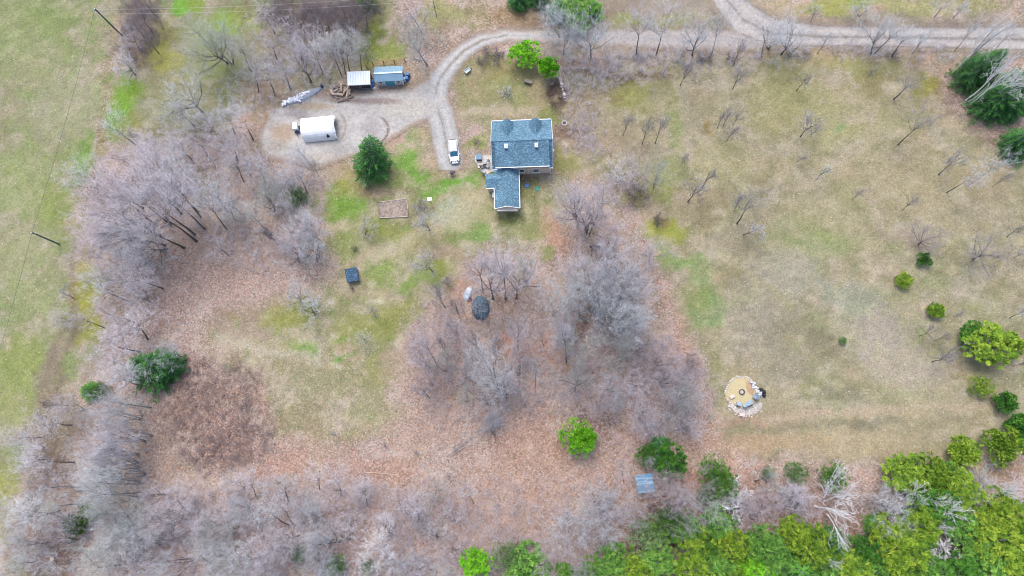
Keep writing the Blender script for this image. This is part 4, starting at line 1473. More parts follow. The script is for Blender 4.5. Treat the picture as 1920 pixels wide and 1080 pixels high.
GW = {'dark': "dark green", 'fir': "deep green", 'yellow': "yellow-green", 'pine': "mid-green", 'lime': "lime-green", 'grey': "grey-green"}
_ev = 0


def evergreen(kind, px, py, tx, ty, rpx, tone, h, label=None):
    global _ev
    _ev += 1
    rs = np.random.RandomState(5000 + _ev)
    b, ax, L = stand(px, py, tx, ty, (h * .75, h * 1.25), 16)
    tr, cr, H, R = EV[kind][_ev % len(EV[kind])]
    Rm = rpx / (1340.0 / math.sqrt(CAM_H ** 2 + b[0] ** 2 + b[1] ** 2)) * {'bush': .84, 'flat': .9}.get(kind, .92)
    nm, cat, grp = EVN[kind]
    e = bpy.data.objects.new(nm, None); COL.objects.link(e)
    place(e, b, ax, L, H, Rm, R, rs)
    tag(e, label, cat, grp)
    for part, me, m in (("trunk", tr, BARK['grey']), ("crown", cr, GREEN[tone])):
        o = bpy.data.objects.new(part, me); COL.objects.link(o); o.parent = e
        o.material_slots[0].link = 'OBJECT'; o.material_slots[0].material = m
    if label is None:
        word = {'fir': "conifer", 'pine': "pine", 'flat': "flat-topped pine", 'bush': "round bush", 'thinbush': "loose bush"}[kind]
        want_label(e, f"{GW[tone]} {word}", px, py)
    return e


EVER = [
    ('fir', 701, 318, 692, 256, 40, 'dark', 13, "big dark green conifer standing alone between the gravel lot and the garden bed"),
    ('fir', 300, 700, 285, 650, 42, 'dark', 9, "dark conifer with grey branches over it beside the brown brush thicket"),
    ('fir', 322, 690, 328, 660, 30, 'dark', 8, "smaller dark conifer hard against the right of the one with grey branches over it"),
    ('fir', 265, 690, 250, 675, 22, 'fir', 6, "bright-tipped small conifer hard against the left of the big left-hand conifer"),
    ('fir', 178, 735, 155, 730, 19, 'fir', 5, "small green conifer at the field edge left of the dark conifer"),
    ('thinbush', 195, 730, 188, 727, 14, 'grey', 3, None),
    ('pine', 150, 980, 128, 985, 20, 'fir', 6, "lime-tinged conifer among grey twigs near the bottom left corner"),
    ('thinbush', 170, 962, 165, 960, 18, 'pine', 4, None),
    ('pine', 985, 118, 982, 92, 30, 'lime', 6, "taller lime-green bush by the drive bend, yellow on top"),
    ('bush', 1027, 140, 1026, 120, 23, 'lime', 4, "shorter lime-green bush beside the mulch bed, right of the taller one"),
    ('pine', 1082, 36, 1085, 12, 38, 'pine', 7, "rounded green evergreen behind the roadside trees by the drive"),
    ('fir', 1050, 28, 1050, 5, 26, 'dark', 6, None),
    ('fir', 1110, 25, 1112, 5, 22, 'fir', 6, None),
    ('fir', 975, 6, 970, -18, 26, 'dark', 7, "dark conifer cut off by the top edge above the drive"),
    ('fir', 1012, 2, 1012, -20, 22, 'dark', 7, None),
    ('thinbush', 690, 4, 692, -4, 22, 'pine', 4, None),
    ('fir', 1808, 150, 1870, 105, 30, 'dark', 11, "tall narrow fir leaning out beside the birches at the road, top right"),
    ('fir', 1830, 138, 1890, 95, 30, 'dark', 11, None),
    ('fir', 1850, 200, 1900, 165, 36, 'dark', 10, None),
    ('fir', 1885, 205, 1925, 180, 30, 'dark', 9, None),
    ('fir', 1880, 185, 1935, 130, 38, 'dark', 11, None),
    ('fir', 1900, 278, 1925, 250, 30, 'dark', 8, "dark green fir cut by the right edge, below the birches"),
    ('bush', 1730, 492, 1730, 484, 15, 'fir', 2, "small round bush, uppermost of the three on the open meadow"),
    ('bush', 1692, 529, 1692, 521, 16, 'yellow', 2, "small round bush furthest left on the open meadow"),
    ('bush', 1753, 587, 1755, 578, 16, 'yellow', 2, "small flat-bottomed round bush above the twin-lobed green bush"),
    ('pine', 1840, 655, 1848, 632, 40, 'yellow', 6, "larger lobe of the big green bush on the right meadow"),
    ('pine', 1818, 635, 1822, 622, 26, 'fir', 4, None),
    ('bush', 1885, 652, 1892, 642, 24, 'yellow', 4, "smaller right-hand lobe of the big green bush on the right meadow"),
    ('thinbush', 1835, 728, 1837, 720, 20, 'yellow', 2.5, "sparse see-through green bush below the twin-lobed bush"),
    ('bush', 1879, 758, 1882, 750, 20, 'fir', 3, "dense round bush near the right edge below the sparse one"),
    ('bush', 1800, 852, 1802, 843, 29, 'yellow', 4, "wide yellow-green bush, left of the pair at the lower right meadow edge"),
    ('bush', 1868, 840, 1874, 828, 35, 'yellow', 5, "large yellow-green bush, right of the pair at the lower right meadow edge"),
    ('bush', 1908, 808, 1914, 798, 27, 'fir', 4, "green bush cut by the right edge above the pair of wide bushes"),
    ('bush', 1580, 641, 1580, 637, 8, 'grey', 1.2, "tiny grey-green seedling alone in the middle of the right meadow"),
    ('thinbush', 1083, 826, 1084, 818, 36, 'lime', 4, "round bright green bush on the orange leaf litter, thin on its left"),
    ('bush', 1096, 828, 1097, 820, 26, 'lime', 4, "denser bright green bush grown into the right of the round one"),
    ('pine', 1252, 882, 1256, 845, 34, 'fir', 9, "dark green pine right of the pale blue hut"),
    ('fir', 1236, 842, 1238, 826, 26, 'dark', 6, None),
    ('thinbush', 1215, 858, 1212, 852, 22, 'fir', 4, None),
    ('thinbush', 1342, 895, 1345, 888, 34, 'pine', 5, "green bush above the dead silvery tree in the lower right"),
    ('thinbush', 1358, 915, 1360, 910, 26, 'pine', 5, None),
    ('thinbush', 1325, 930, 1322, 928, 20, 'grey', 4, None),
    ('thinbush', 1490, 890, 1492, 884, 22, 'grey', 4, None),
    ('thinbush', 1560, 895, 1562, 893, 26, 'pine', 4, None),
    ('thinbush', 1440, 888, 1440, 885, 13, 'grey', 3, None),
    ('pine', 893, 1062, 893, 1052, 30, 'lime', 6, "bright green pine furthest left along the bottom edge"),
    ('pine', 985, 1068, 985, 1062, 46, 'pine', 6, None), ('thinbush', 958, 1050, 958, 1045, 34, 'grey', 5, None),
    ('pine', 1060, 1085, 1062, 1080, 26, 'pine', 6, None), ('pine', 1110, 1078, 1112, 1072, 28, 'pine', 6, None),
    ('pine', 1150, 1058, 1154, 1046, 36, 'pine', 6, None), ('pine', 1195, 1072, 1200, 1066, 32, 'yellow', 6, None),
    ('thinbush', 1215, 1010, 1218, 1006, 40, 'grey', 5, None), ('pine', 1232, 1050, 1236, 1056, 34, 'pine', 6, None),
    ('pine', 1278, 995, 1284, 985, 36, 'pine', 6, None), ('thinbush', 1250, 985, 1252, 980, 36, 'pine', 5, None),
    ('pine', 1300, 1020, 1306, 1015, 34, 'yellow', 6, None), ('pine', 1295, 1070, 1302, 1068, 40, 'yellow', 6, None),
    ('pine', 1345, 985, 1352, 978, 36, 'pine', 6, None), ('pine', 1366, 1020, 1374, 1015, 30, 'yellow', 7, None),
    ('pine', 1345, 1065, 1352, 1062, 34, 'pine', 6, None), ('thinbush', 1330, 1025, 1334, 1022, 32, 'pine', 5, None), ('pine', 1378, 1070, 1384, 1070, 28, 'yellow', 6, None),
    ('pine', 1420, 1020, 1428, 1016, 34, 'pine', 7, None), ('pine', 1448, 1050, 1456, 1050, 36, 'pine', 6, None), ('pine', 1410, 1070, 1418, 1072, 30, 'lime', 6, None),
    ('pine', 1480, 1000, 1488, 994, 30, 'yellow', 7, None), ('pine', 1512, 1020, 1522, 1016, 38, 'yellow', 8, None), ('fir', 1495, 1070, 1505, 1075, 44, 'fir', 8, None),
    ('fir', 1552, 1022, 1562, 1020, 34, 'dark', 7, None), ('pine', 1540, 1070, 1550, 1072, 36, 'pine', 6, None), ('pine', 1585, 1062, 1596, 1064, 38, 'yellow', 6, None),
    ('pine', 1615, 1035, 1626, 1038, 30, 'fir', 6, None), ('pine', 1620, 1072, 1632, 1076, 34, 'pine', 6, None),
    ('pine', 1655, 1005, 1664, 1000, 36, 'yellow', 8, None), ('pine', 1682, 1030, 1694, 1030, 42, 'yellow', 8, None), ('pine', 1665, 1060, 1676, 1064, 36, 'yellow', 6, None),
    ('pine', 1712, 985, 1722, 985, 36, 'yellow', 7, None), ('fir', 1720, 1010, 1730, 1012, 30, 'fir', 6, None), ('fir', 1640, 985, 1648, 984, 22, 'fir', 5, None),
    ('pine', 1695, 892, 1702, 882, 38, 'yellow', 5, None), ('pine', 1782, 915, 1792, 905, 34, 'yellow', 6, None), ('pine', 1775, 898, 1785, 888, 26, 'pine', 5, None),
    ('flat', 1735, 898, 1745, 890, 42, 'yellow', 5, "broad flat-topped green pine at the meadow edge with white birch limbs in front"),
    ('pine', 1775, 925, 1788, 918, 36, 'yellow', 7, None), ('pine', 1745, 945, 1756, 942, 46, 'fir', 6, None), ('pine', 1800, 985, 1812, 985, 36, 'pine', 6, None),
    ('pine', 1845, 960, 1860, 960, 38, 'yellow', 8, None), ('pine', 1890, 985, 1905, 985, 44, 'yellow', 8, None), ('pine', 1855, 1010, 1870, 1012, 46, 'yellow', 8, None),
    ('pine', 1835, 1050, 1850, 1055, 44, 'pine', 7, None), ('pine', 1890, 1045, 1906, 1050, 46, 'yellow', 8, None), ('pine', 1730, 1070, 1742, 1074, 34, 'pine', 6, None),
    ('pine', 1785, 1072, 1798, 1078, 36, 'fir', 6, None), ('pine', 1920, 1015, 1932, 1015, 40, 'yellow', 8, None),
    ('thinbush', 630, 1065, 630, 1062, 22, 'pine', 4, "dull green small pine among grey branches at the bottom edge"),
    ('thinbush', 560, 1040, 558, 1038, 16, 'grey', 3, None), ('thinbush', 690, 1062, 688, 1062, 14, 'grey', 3, None),
    ('thinbush', 557, 368, 556, 364, 20, 'grey', 3, "pale green see-through bush under bare trees left of the big conifer"),
]
for a_ in EVER: evergreen(*a_)
write_labels()
# ------------------------------------------------------------------ house
def shingle_mat(name, rgb):
    m, nt, b = new_mat(name); N = nt.nodes.new; L = nt.links.new
    tc = N("ShaderNodeTexCoord")
    mp = N("ShaderNodeMapping"); mp.inputs["Scale"].default_value = (4.6, 8.5, 8.5); L(tc.outputs["Object"], mp.inputs[0])
    vo = N("ShaderNodeTexVoronoi"); vo.inputs["Scale"].default_value = 1.1; L(mp.outputs[0], vo.inputs["Vector"])
    sc = N("ShaderNodeSeparateColor"); L(vo.outputs["Color"], sc.inputs[0])
    r = N("ShaderNodeValToRGB"); cr = r.color_ramp
    cr.elements[0].position = .1; cr.elements[0].color = (*[c * .72 for c in rgb], 1)
    cr.elements[1].position = .95; cr.elements[1].color = (*[min(1, c * 1.55 + .03) for c in rgb], 1)
    e = cr.elements.new(.6); e.color = (*rgb, 1)
    L(sc.outputs[0], r.inputs[0])
    n = N("ShaderNodeTexNoise"); n.inputs["Scale"].default_value = .5; L(tc.outputs["Object"], n.inputs["Vector"])
    mx = N("ShaderNodeMix"); mx.data_type = 'RGBA'; mx.blend_type = 'MULTIPLY'; mx.inputs[0].default_value = 1
    r2 = N("ShaderNodeMapRange"); r2.inputs[1].default_value = .3; r2.inputs[2].default_value = .7; r2.inputs[3].default_value = .85; r2.inputs[4].default_value = 1.15
    L(n.outputs["Fac"], r2.inputs[0]); L(r.outputs[0], mx.inputs[6]); L(r2.outputs[0], mx.inputs[7])
    L(mx.outputs[2], b.inputs["Base Color"]); b.inputs["Roughness"].default_value = .75; b.inputs["Specular IOR Level"].default_value = .35
    return m


SHINGLE = shingle_mat("blue_grey_shingles", (.085, .175, .245))
SHINGLE_OLD = shingle_mat("dark_blue_shingles", (.03, .075, .13))
SIDING = mat("beige_siding", (.64, .55, .47), var=.06, scale=2)
TRIM = mat("white_trim", (.75, .77, .80), var=.05, scale=5, rough=.5)
GLASS = mat("window_glass", (.03, .05, .07), var=.2, scale=1, rough=.08, spec=.8)
METAL_W = mat("pale_metal_roofing", (.62, .68, .72), var=.08, scale=1.5, rough=.35, metallic=.3)
METAL_B = mat("blue_metal_roofing", (.24, .37, .47), var=.08, scale=1.5, rough=.35, metallic=.3)
CONC = mat("pale_concrete", (.44, .42, .40), var=.15, scale=3, bump=.3)
BLACK = mat("black_plastic", (.02, .02, .023), var=.3, scale=6, rough=.5)
DARKM = mat("dark_metal", (.05, .055, .065), var=.3, scale=4, rough=.45, metallic=.4)
WOODG = mat("weathered_wood", (.26, .225, .20), var=.3, scale=6)
WOODB = mat("brown_wood", (.16, .10, .07), var=.35, scale=5)
BLUEP = mat("blue_plastic", (.02, .12, .34), var=.25, scale=3, rough=.4)
FABW = mat("white_fabric", (.80, .83, .86), var=.09, scale=1.2, rough=.6)
GREYP = mat("grey_plastic", (.30, .33, .36), var=.15, scale=4, rough=.5)
GREENP = mat("green_plastic", (.03, .22, .18), var=.15, scale=4, rough=.5)

HA = math.radians(1.7)
H0 = (-2.47, 53.3, 0)
house = empty("house", H0, HA, "house with blue-grey shingle roof, two gabled front dormers and an L-shaped rear wing", "house")


def wall_box(name, x0, x1, y0, y1, z1, parent, m=SIDING, z0=-.1):
    mb = MB(); mb.box(((x0 + x1) / 2, (y0 + y1) / 2, (z0 + z1) / 2), (x1 - x0, y1 - y0, z1 - z0)); return mb.build(name, m, parent)


RY, RZ = -.45, 6.2                # ridge
FE, BE = (4.98, 2.75), (-4.2, 2.75)  # front and back eave (y, z)
fs_ = (RZ - FE[1]) / (FE[0] - RY)
bs_ = (RZ - BE[1]) / (RY - BE[0])
# main walls with gables
mb = MB()
x0, x1, yb, yf = -4.95, 4.95, -4.15, 4.6
zf, zb = RZ - (yf - RY) * fs_ - .12, RZ - (RY - yb) * bs_ - .12
for x in (x0, x1):
    pass
pts = lambda x: [(x, yb, -.1), (x, yf, -.1), (x, yf, zf), (x, RY, RZ - .15), (x, yb, zb)]
A, B = pts(x0), pts(x1)
mb.add(A + B, [(4, 3, 2, 1, 0), (5, 6, 7, 8, 9), (0, 1, 6, 5), (1, 2, 7, 6), (2, 3, 8, 7), (3, 4, 9, 8), (4, 0, 5, 9)])
wall_main = mb.build("wall", SIDING, house)
# dormer wall (full-width rear shed dormer)
mb = MB()
dy0, dx0, dx1 = -4.16, -4.5, 4.5
DE = (-4.55, 4.45)
ds_ = (RZ - .02 - DE[1]) / (RY - DE[0])
zt_ = RZ - (RY - dy0) * ds_ - .14
Aw = lambda x: [(x, dy0, 2.6), (x, dy0, zt_), (x, RY - .25, RZ - .25), (x, RY - .25, 2.6)]
A, B = Aw(dx0), Aw(dx1)
mb.add(A + B, [(0, 1, 2, 3), (7, 6, 5, 4), (0, 4, 5, 1), (1, 5, 6, 2), (2, 6, 7, 3), (3, 7, 4, 0)])
mb.build("dormer_wall", SIDING, house)
# main roof, front and back slopes
X0, X1 = -5.3, 5.3
mb = MB()
mb.slab([(X0, FE[0], FE[1]), (X1, FE[0], FE[1]), (X1, RY, RZ), (X0, RY, RZ)], .14)
mb.slab([(X0, RY, RZ), (X1, RY, RZ), (X1, BE[0], BE[1]), (X0, BE[0], BE[1])], .14)
roof = mb.build("roof", SHINGLE, house)
mb = MB(); mb.slab([(dx0 - .2, RY + .03, RZ + .05), (dx1 + .2, RY + .03, RZ + .05), (dx1 + .2, DE[0], DE[1]), (dx0 - .2, DE[0], DE[1])], .13)
droof = mb.build("dormer_roof", SHINGLE, house)
mb = MB(); mb.box((0, RY, RZ + .07), (10.6, .22, .06)); mb.build("ridge_cap", SHINGLE, roof)
# fascia and gutters
mb = MB(); mb.box((0, FE[0] + .07, FE[1] - .06), (10.6, .12, .14)); mb.build("gutter", TRIM, roof)
mb = MB(); mb.box((0, DE[0] - .07, DE[1] - .08), (9.4, .12, .12)); mb.build("gutter", TRIM, droof)
mb = MB(); mb.box((4.93, BE[0] - .07, BE[1] - .08), (.75, .12, .12)); mb.build("gutter", TRIM, roof)
for sx_ in (X0 - .03, X1 + .03):
    for (ya, za, yb_, zb_) in ((FE[0], FE[1], RY, RZ), (RY, RZ, BE[0], BE[1])):
        mb = MB(); mb.slab([(sx_ - .03, ya, za - .02), (sx_ + .03, ya, za - .02), (sx_ + .03, yb_, zb_ - .02), (sx_ - .03, yb_, zb_ - .02)], .18)
        mb.build("rake_board", TRIM, roof)
# two front dormers
for xd in (-2.55, 2.45):
    d = MB()
    hw, zr, ze, yd = .95, 5.5, 4.1, 3.75
    yr = RY + (RZ - zr) / fs_; yv = RY + (RZ - ze) / fs_
    d.slab([(xd, yd + .35, zr), (xd, yr, zr + .02), (xd - hw - .15, yv, ze), (xd - hw - .15, yd + .35, ze)], .1)
    d.slab([(xd, yd + .35, zr), (xd + hw + .15, yd + .35, ze), (xd + hw + .15, yv, ze), (xd, yr, zr + .02)], .1)
    dr_ = d.build("front_dormer", SHINGLE, house)
    w = MB(); zb2 = RZ - (yd - RY) * fs_ - .1
    w.add([(xd - hw, yd, zb2), (xd + hw, yd, zb2), (xd + hw, yd, ze), (xd, yd, zr - .12), (xd - hw, yd, ze),
           (xd - hw, yv - .3, ze - .05), (xd + hw, yv - .3, ze - .05), (xd, yr, zr - .12)],
          [(0, 4, 3, 2, 1), (0, 5, 4), (1, 2, 6), (4, 5, 7, 3), (2, 3, 7, 6)])
    w.build("dormer_cheek", SIDING, dr_)
    w = MB(); w.box((xd, yd + .03, 3.72), (.95, .06, .9)); w.build("window_frame", TRIM, dr_)
    w = MB(); w.box((xd, yd + .07, 3.72), (.75, .04, .7)); w.build("window_pane", GLASS, dr_)
# roof vents
VENTM = mat("vent_metal", (.5, .54, .58), var=.15, scale=6)
for xv in (-2.72, 2.48):
    v = MB(); yv_ = RY - .95; zv = RZ + .05 - .95 * ds_
    v.box((xv, yv_, zv + .12), (.55, .75, .34), taper=.9); v.box((xv, yv_, zv + .31), (.62, .82, .05))
    v.build("roof_vent", VENTM, house)
    v = MB(); v.box((xv + .05, yv_ - .15, zv + .345), (.3, .03, .02)); v.build("vent_slot", BLACK, house)


def window(x, y, z, w, h, parent, nx=0, ny=-1):
    """window on a wall facing (nx, ny)"""
    if ny:
        s1, s2 = (w, .07, h), (w - .22, .04, h - .22)
        off = ny
        f = MB(); f.box((x, y + off * .03, z), s1); fo = f.build("window", TRIM, parent)
        g = MB(); g.box((x, y + off * .065, z), s2); g.build("pane", GLASS, fo)
        b_ = MB(); b_.box((x, y + off * .09, z), (w - .2, .02, .05)); b_.build("glazing_bar", TRIM, fo)
        s = MB(); s.box((x, y + off * .1, z - h / 2 - .04), (w + .12, .16, .07)); s.build("sill", TRIM, fo)
    else:
        f = MB(); f.box((x + nx * .03, y, z), (.07, w, h)); fo = f.build("window", TRIM, parent)
        g = MB(); g.box((x + nx * .065, y, z), (.04, w - .22, h - .22)); g.build("pane", GLASS, fo)
        b_ = MB(); b_.box((x + nx * .09, y, z), (.02, w - .2, .05)); b_.build("glazing_bar", TRIM, fo)
        s = MB(); s.box((x + nx * .1, y, z - h / 2 - .04), (.16, w + .12, .07)); s.build("sill", TRIM, fo)
    return fo


window(2.35, -4.15, 1.6, 1.15, 1.25, house); window(-.25, -4.15, 1.6, 1.15, 1.25, house)
for xw in (-3.0, 0, 3.1): window(xw, -4.16, 3.7, .85, .75, house)
for xw in (-3.2, 3.2): window(xw, 4.6, 1.5, 1.0, 1.3, house, ny=1)
for yw in (-2.2, 2.2):
    window(-4.95, yw, 1.5, .9, 1.2, house, nx=-1, ny=0); window(4.95, yw, 1.5, .9, 1.2, house, nx=1, ny=0)
f = MB(); f.box((0, 4.63, 1.0), (.95, .08, 2.05)); fd = f.build("front_door", mat("dark_red_paint", (.16, .03, .03), var=.1), house)
f = MB(); f.lathe((.35, 4.72, 1.0), [(.04, 0), (.04, .05)], 8); f.build("handle", DARKM, fd)
dp = MB(); dp.bar((.95, -4.22, .05), (.95, -4.22, 4.3), .05); dp.bar((.95, -4.22, 4.25), (.95, -4.5, 4.42), .05); dp.build("downpipe", TRIM, house)
dp = MB(); dp.bar((4.9, -4.22, .05), (4.9, -4.22, 2.6), .05); dp.build("downpipe", TRIM, house)
# rear wing, ridge north-south
wall_box("wing_wall", -4.75, -.95, -11.2, -4.17, 2.55, house)
WX0, WX1, WR, WE, WZ = -5.02, -.7, -2.88, 2.65, 3.75
WN, WS = -4.3, -11.45
mb = MB()
mb.slab([(WR, WN, WZ), (WR, WS, WZ), (WX0, WS, WE), (WX0, WN, WE)], .12)
mb.slab([(WR, WN, WZ), (WX1, WN, WE), (WX1, WS, WE), (WR, WS, WZ)], .12)
wroof = mb.build("wing_roof", SHINGLE, house)
g = MB(); g.add([(-4.74, -11.21, 2.54), (-.96, -11.21, 2.54), (WR, -11.21, WZ - .14), (-4.74, -11.4, 2.54), (-.96, -11.4, 2.54), (WR, -11.4, WZ - .14)],
                [(0, 2, 1), (3, 4, 5), (0, 1, 4, 3), (1, 2, 5, 4), (2, 0, 3, 5)]); g.build("wing_gable", SIDING, house)
# small hipped return at the foot of the wing's end gable
g = MB(); g.slab([(-4.5, -11.42, 2.62), (-1.2, -11.42, 2.62), (-1.2, -11.72, 2.5), (-4.5, -11.72, 2.5)], .1); g.build("pent_roof", SIDING, house)
g = MB(); g.box((-2.85, -11.77, 2.42), (3.5, .1, .12)); g.build("gutter", TRIM, wroof)
for xg, a_, b_ in ((WX0 - .06, WS, -7.75), (WX1 + .06, WS, WN)):
    g = MB(); g.box((xg, (a_ + b_) / 2, WE - .06), (.12, abs(b_ - a_), .12)); g.build("gutter", TRIM, wroof)
for xa, za, xb, zb3 in ((WX0, WE, WR, WZ), (WR, WZ, WX1, WE)):
    g = MB(); g.slab([(xa, WN + .10, za + .03), (xb, WN + .10, zb3 + .03), (xb, WN - .02, zb3 + .03), (xa, WN - .02, za + .03)], .14); g.build("rake_board", TRIM, wroof)
    g = MB(); g.slab([(xa, WS - .05, za + .02), (xb, WS - .05, zb3 + .02), (xb, WS + .03, zb3 + .02), (xa, WS + .03, za + .02)], .14); g.build("rake_board", TRIM, wroof)
# side porch, ridge east-west
wall_box("porch_wall", -6.2, -4.76, -7.3, -5.3, 2.5, house)
PR, PZ = -6.2, 3.42
mb = MB()
mb.slab([(-6.45, -5.05, 2.62), (-3.9, -5.05, 2.95), (-3.55, PR, PZ), (-6.45, PR, PZ)], .1)
mb.slab([(-6.45, PR, PZ), (-3.55, PR, PZ), (-5.0, -7.6, 2.62), (-6.45, -7.6, 2.62)], .1)
proof = mb.build("porch_roof", SHINGLE, house)
g = MB(); g.box((-5.75, -7.67, 2.56), (1.5, .12, .12)); g.build("gutter", TRIM, proof)
g = MB(); g.add([(-6.21, -7.3, 2.49), (-6.21, -5.3, 2.49), (-6.21, PR, 3.3), (-6.3, -7.3, 2.49), (-6.3, -5.3, 2.49), (-6.3, PR, 3.3)], [(0, 1, 2), (5, 4, 3), (0, 3, 4, 1), (1, 4, 5, 2), (2, 5, 3, 0)]); g.build("porch_gable", SIDING, house)
window(-4.75, -9.8, 1.5, .9, 1.1, house, nx=-1, ny=0); window(-.95, -8.5, 1.5, .9, 1.1, house, nx=1, ny=0)
# satellite dish on the east eave
sd = empty("satellite_dish", P(1036, 282, 3.2), HA, "small white satellite dish on the east eave of the blue-roofed house", "satellite dish")
g = MB(); g.lathe((0, 0, 0), [(.05, 0), (.2, .04), (.3, .12), (.28, .13)], 14); g.build("dish", TRIM, sd)
g = MB(); g.bar((-.35, 0, -.35), (0, 0, .02), .025); g.build("bracket", DARKM, sd)

# patio: slabs of flagstone with tufts between
pat = [P(891, 292), (P(926, 291)), P(927, 322), P(914, 325), P(911, 332), P(893, 306)]
g = MB(); g.slab([(p[0], p[1], .10) for p in pat], .12)
patio = tag(g.build("patio", CONC), kind="structure")
rs = np.random.RandomState(3)
pc = MB()
stone_m = mat("flagstone", (.50, .48, .45), var=.15, scale=3)
xsP = [p[0] for p in pat]; ysP = [p[1] for p in pat]
pp = [(p[0], p[1]) for p in pat]
for i_ in range(7):
    for j_ in range(7):
        cxp = min(xsP) + (i_ + .5) * .5; cyp = min(ysP) + (j_ + .5) * .55
        if not inside(np.array([cxp]), np.array([cyp]), pp)[0]: continue
        s = MB(); s.box((0, 0, .02), (.45 + rs.rand() * .03, .5, .04), rz=rs.randn() * .03)
        s.build("flagstone", stone_m, patio, (cxp, cyp, .105))
tb = empty("hot_tub", P(898.5, 297, .1), HA, "square blue-grey covered hot tub on the corner of the patio", "hot tub")
g = MB(); g.box((0, 0, .35), (1.0, 1.05, .7)); g.build("cabinet", DARKM, tb, bevel=.04)
g = MB(); g.box((-.26, 0, .75), (.5, 1.08, .1)); g.box((.26, 0, .75), (.5, 1.08, .1)); g.build("cover", mat("blue_grey_vinyl", (.16, .26, .36), var=.1), tb, bevel=.02)


def seat(name, px, py, rz, m, label, cat="chair", s=1.0, group=None):
    e = empty(name, P(px, py, .1 if 890 < px < 930 else 0), rz, label, cat, group)
    g = MB(); g.box((0, 0, .42 * s), (.55 * s, .5 * s, .06)); g.build("seat", m, e)
    g = MB(); g.box((0, .27 * s, .75 * s), (.55 * s, .06, .65 * s), rx=-.25); g.build("backrest", m, e)
    for sx_ in (-.24, .24):
        g = MB(); g.box((sx_ * s * 1.15, 0, .62 * s), (.07, .5 * s, .04)); g.build("armrest", m, e)
        for sy_ in (-.2, .2):
            g = MB(); g.box((sx_ * s, sy_ * s, .2 * s), (.05, .05, .42 * s)); g.build("leg", m, e)
    return e


fp = empty("fire_bowl", P(909.5, 312, .1), 0, "round black fire bowl in the middle of the house patio", "fire bowl")
g = MB(); g.lathe((0, 0, .25), [(.1, 0), (.3, .08), (.36, .22), (.33, .22), (.25, .1)], 14); g.build("bowl", BLACK, fp)
for k in range(3):
    a = k * 2.1; g = MB(); g.bar((.25 * math.cos(a), .25 * math.sin(a), .3), (.34 * math.cos(a), .34 * math.sin(a), 0), .02); g.build("leg", BLACK, fp)
seat("patio_chair", 903.5, 314.5, 1.9, DARKM, "dark patio chair left of the black fire bowl", group="patio chairs")
seat("patio_chair", 914.5, 313, -1.7, GREYP, "grey patio chair right of the black fire bowl", group="patio chairs")
seat("patio_chair", 915, 306, -.8, GREYP, "grey patio chair on the patio nearest the house wall", group="patio chairs")
seat("patio_chair", 907, 324, 2.8, GREYP, "grey patio chair at the porch end of the patio", group="patio chairs")

for px_, py_, m_, lb in ((988, 348, BLUEP, "bluish round septic lid in the grass beside the wing"), (1007.5, 354, GREENP, "green round septic lid in the grass right of the wing")):
    e = empty("septic_lid", P(px_, py_), 0, lb, "septic lid", "septic lids behind the house")
    g = MB(); g.lathe((0, 0, 0), [(.47, -.05), (.47, .10), (.40, .15)], 18); g.build("lid", m_, e)
    g = MB(); g.box((0, 0, .165), (.3, .05, .03)); g.build("handle", m_, e)
hv = empty("heat_pump", P(925, 368), HA, "white heat pump unit on the west wall of the rear wing", "heat pump")
g = MB(); g.box((0, 0, .5), (.38, .85, .75)); g.build("casing", TRIM, hv, bevel=.02)
g = MB(); g.bar((-.2, 0, .5), (-.22, 0, .5), .28, n=14); g.build("fan_grille", BLACK, hv)
for sy_ in (-.3, .3):
    g = MB(); g.box((0, sy_, .06), (.4, .06, .12)); g.build("foot", DARKM, hv)

# well hole with its concrete ring and spoil
wl = empty("well_ring", P(1058, 231), 0, "round open well hole with a pale broken ring in dug earth right of the house", "well")
g = MB(); n = 16
vs_ = []
for r, z in ((.34, .16), (.52, .15), (.55, -.05), (.34, -.05)):
    for i in range(n):
        t = 2 * math.pi * i / n; vs_.append((r * math.cos(t), r * math.sin(t), z + .02 * math.sin(3 * t)))
fs = []
for k in range(4):
    for i in range(n): fs.append((k * n + i, k * n + (i + 1) % n, ((k + 1) % 4) * n + (i + 1) % n, ((k + 1) % 4) * n + i))
g.add(vs_, fs); g.build("ring", CONC, wl)
g = MB(); g.lathe((0, 0, .0), [(.34, .02), (.34, .06)], 16); g.build("dark_hole_disc", BLACK, wl)  # flat black disc stands in for the darkness down the hole


def rocks(name, spots, size, m, seed, parent=None, sub="stone", flat=.6):
    rs = np.random.RandomState(seed)
    meshes = []
    for k in range(5):
        bm = MB(); v = []
        for z, r in ((0, .9), (.45, 1.0), (.85, .6)):
            for i in range(7):
                t = 6.28 * i / 7; q = r * rs.uniform(.75, 1.1); v.append((q * math.cos(t) * .5, q * math.sin(t) * .5, z * flat))
        f = [(j * 7 + i, j * 7 + (i + 1) % 7, (j + 1) * 7 + (i + 1) % 7, (j + 1) * 7 + i) for j in range(2) for i in range(7)] + [tuple(range(14, 21))]
        bm.add(v, f); me = bpy.data.meshes.new(sub); me.from_pydata(bm.v, [], bm.f); me.materials.append(m); me.update(); meshes.append(me)
    out = []
    for x, y in spots:
        o = bpy.data.objects.new(sub, meshes[rs.randint(5)]); COL.objects.link(o)
        s = size * rs.uniform(.7, 1.3)
        o.parent = parent; o.location = (x, y, -.03); o.scale = (s, s * rs.uniform(.6, 1), s * .8); o.rotation_euler = (0, 0, rs.uniform(0, 6))
        out.append(o)
    return out


PALE = mat("pale_stone", (.46, .43, .39), var=.3, scale=4, rand=.2)
BROWNS = mat("pinkish_stone", (.42, .33, .29), var=.3, scale=4, rand=.25)
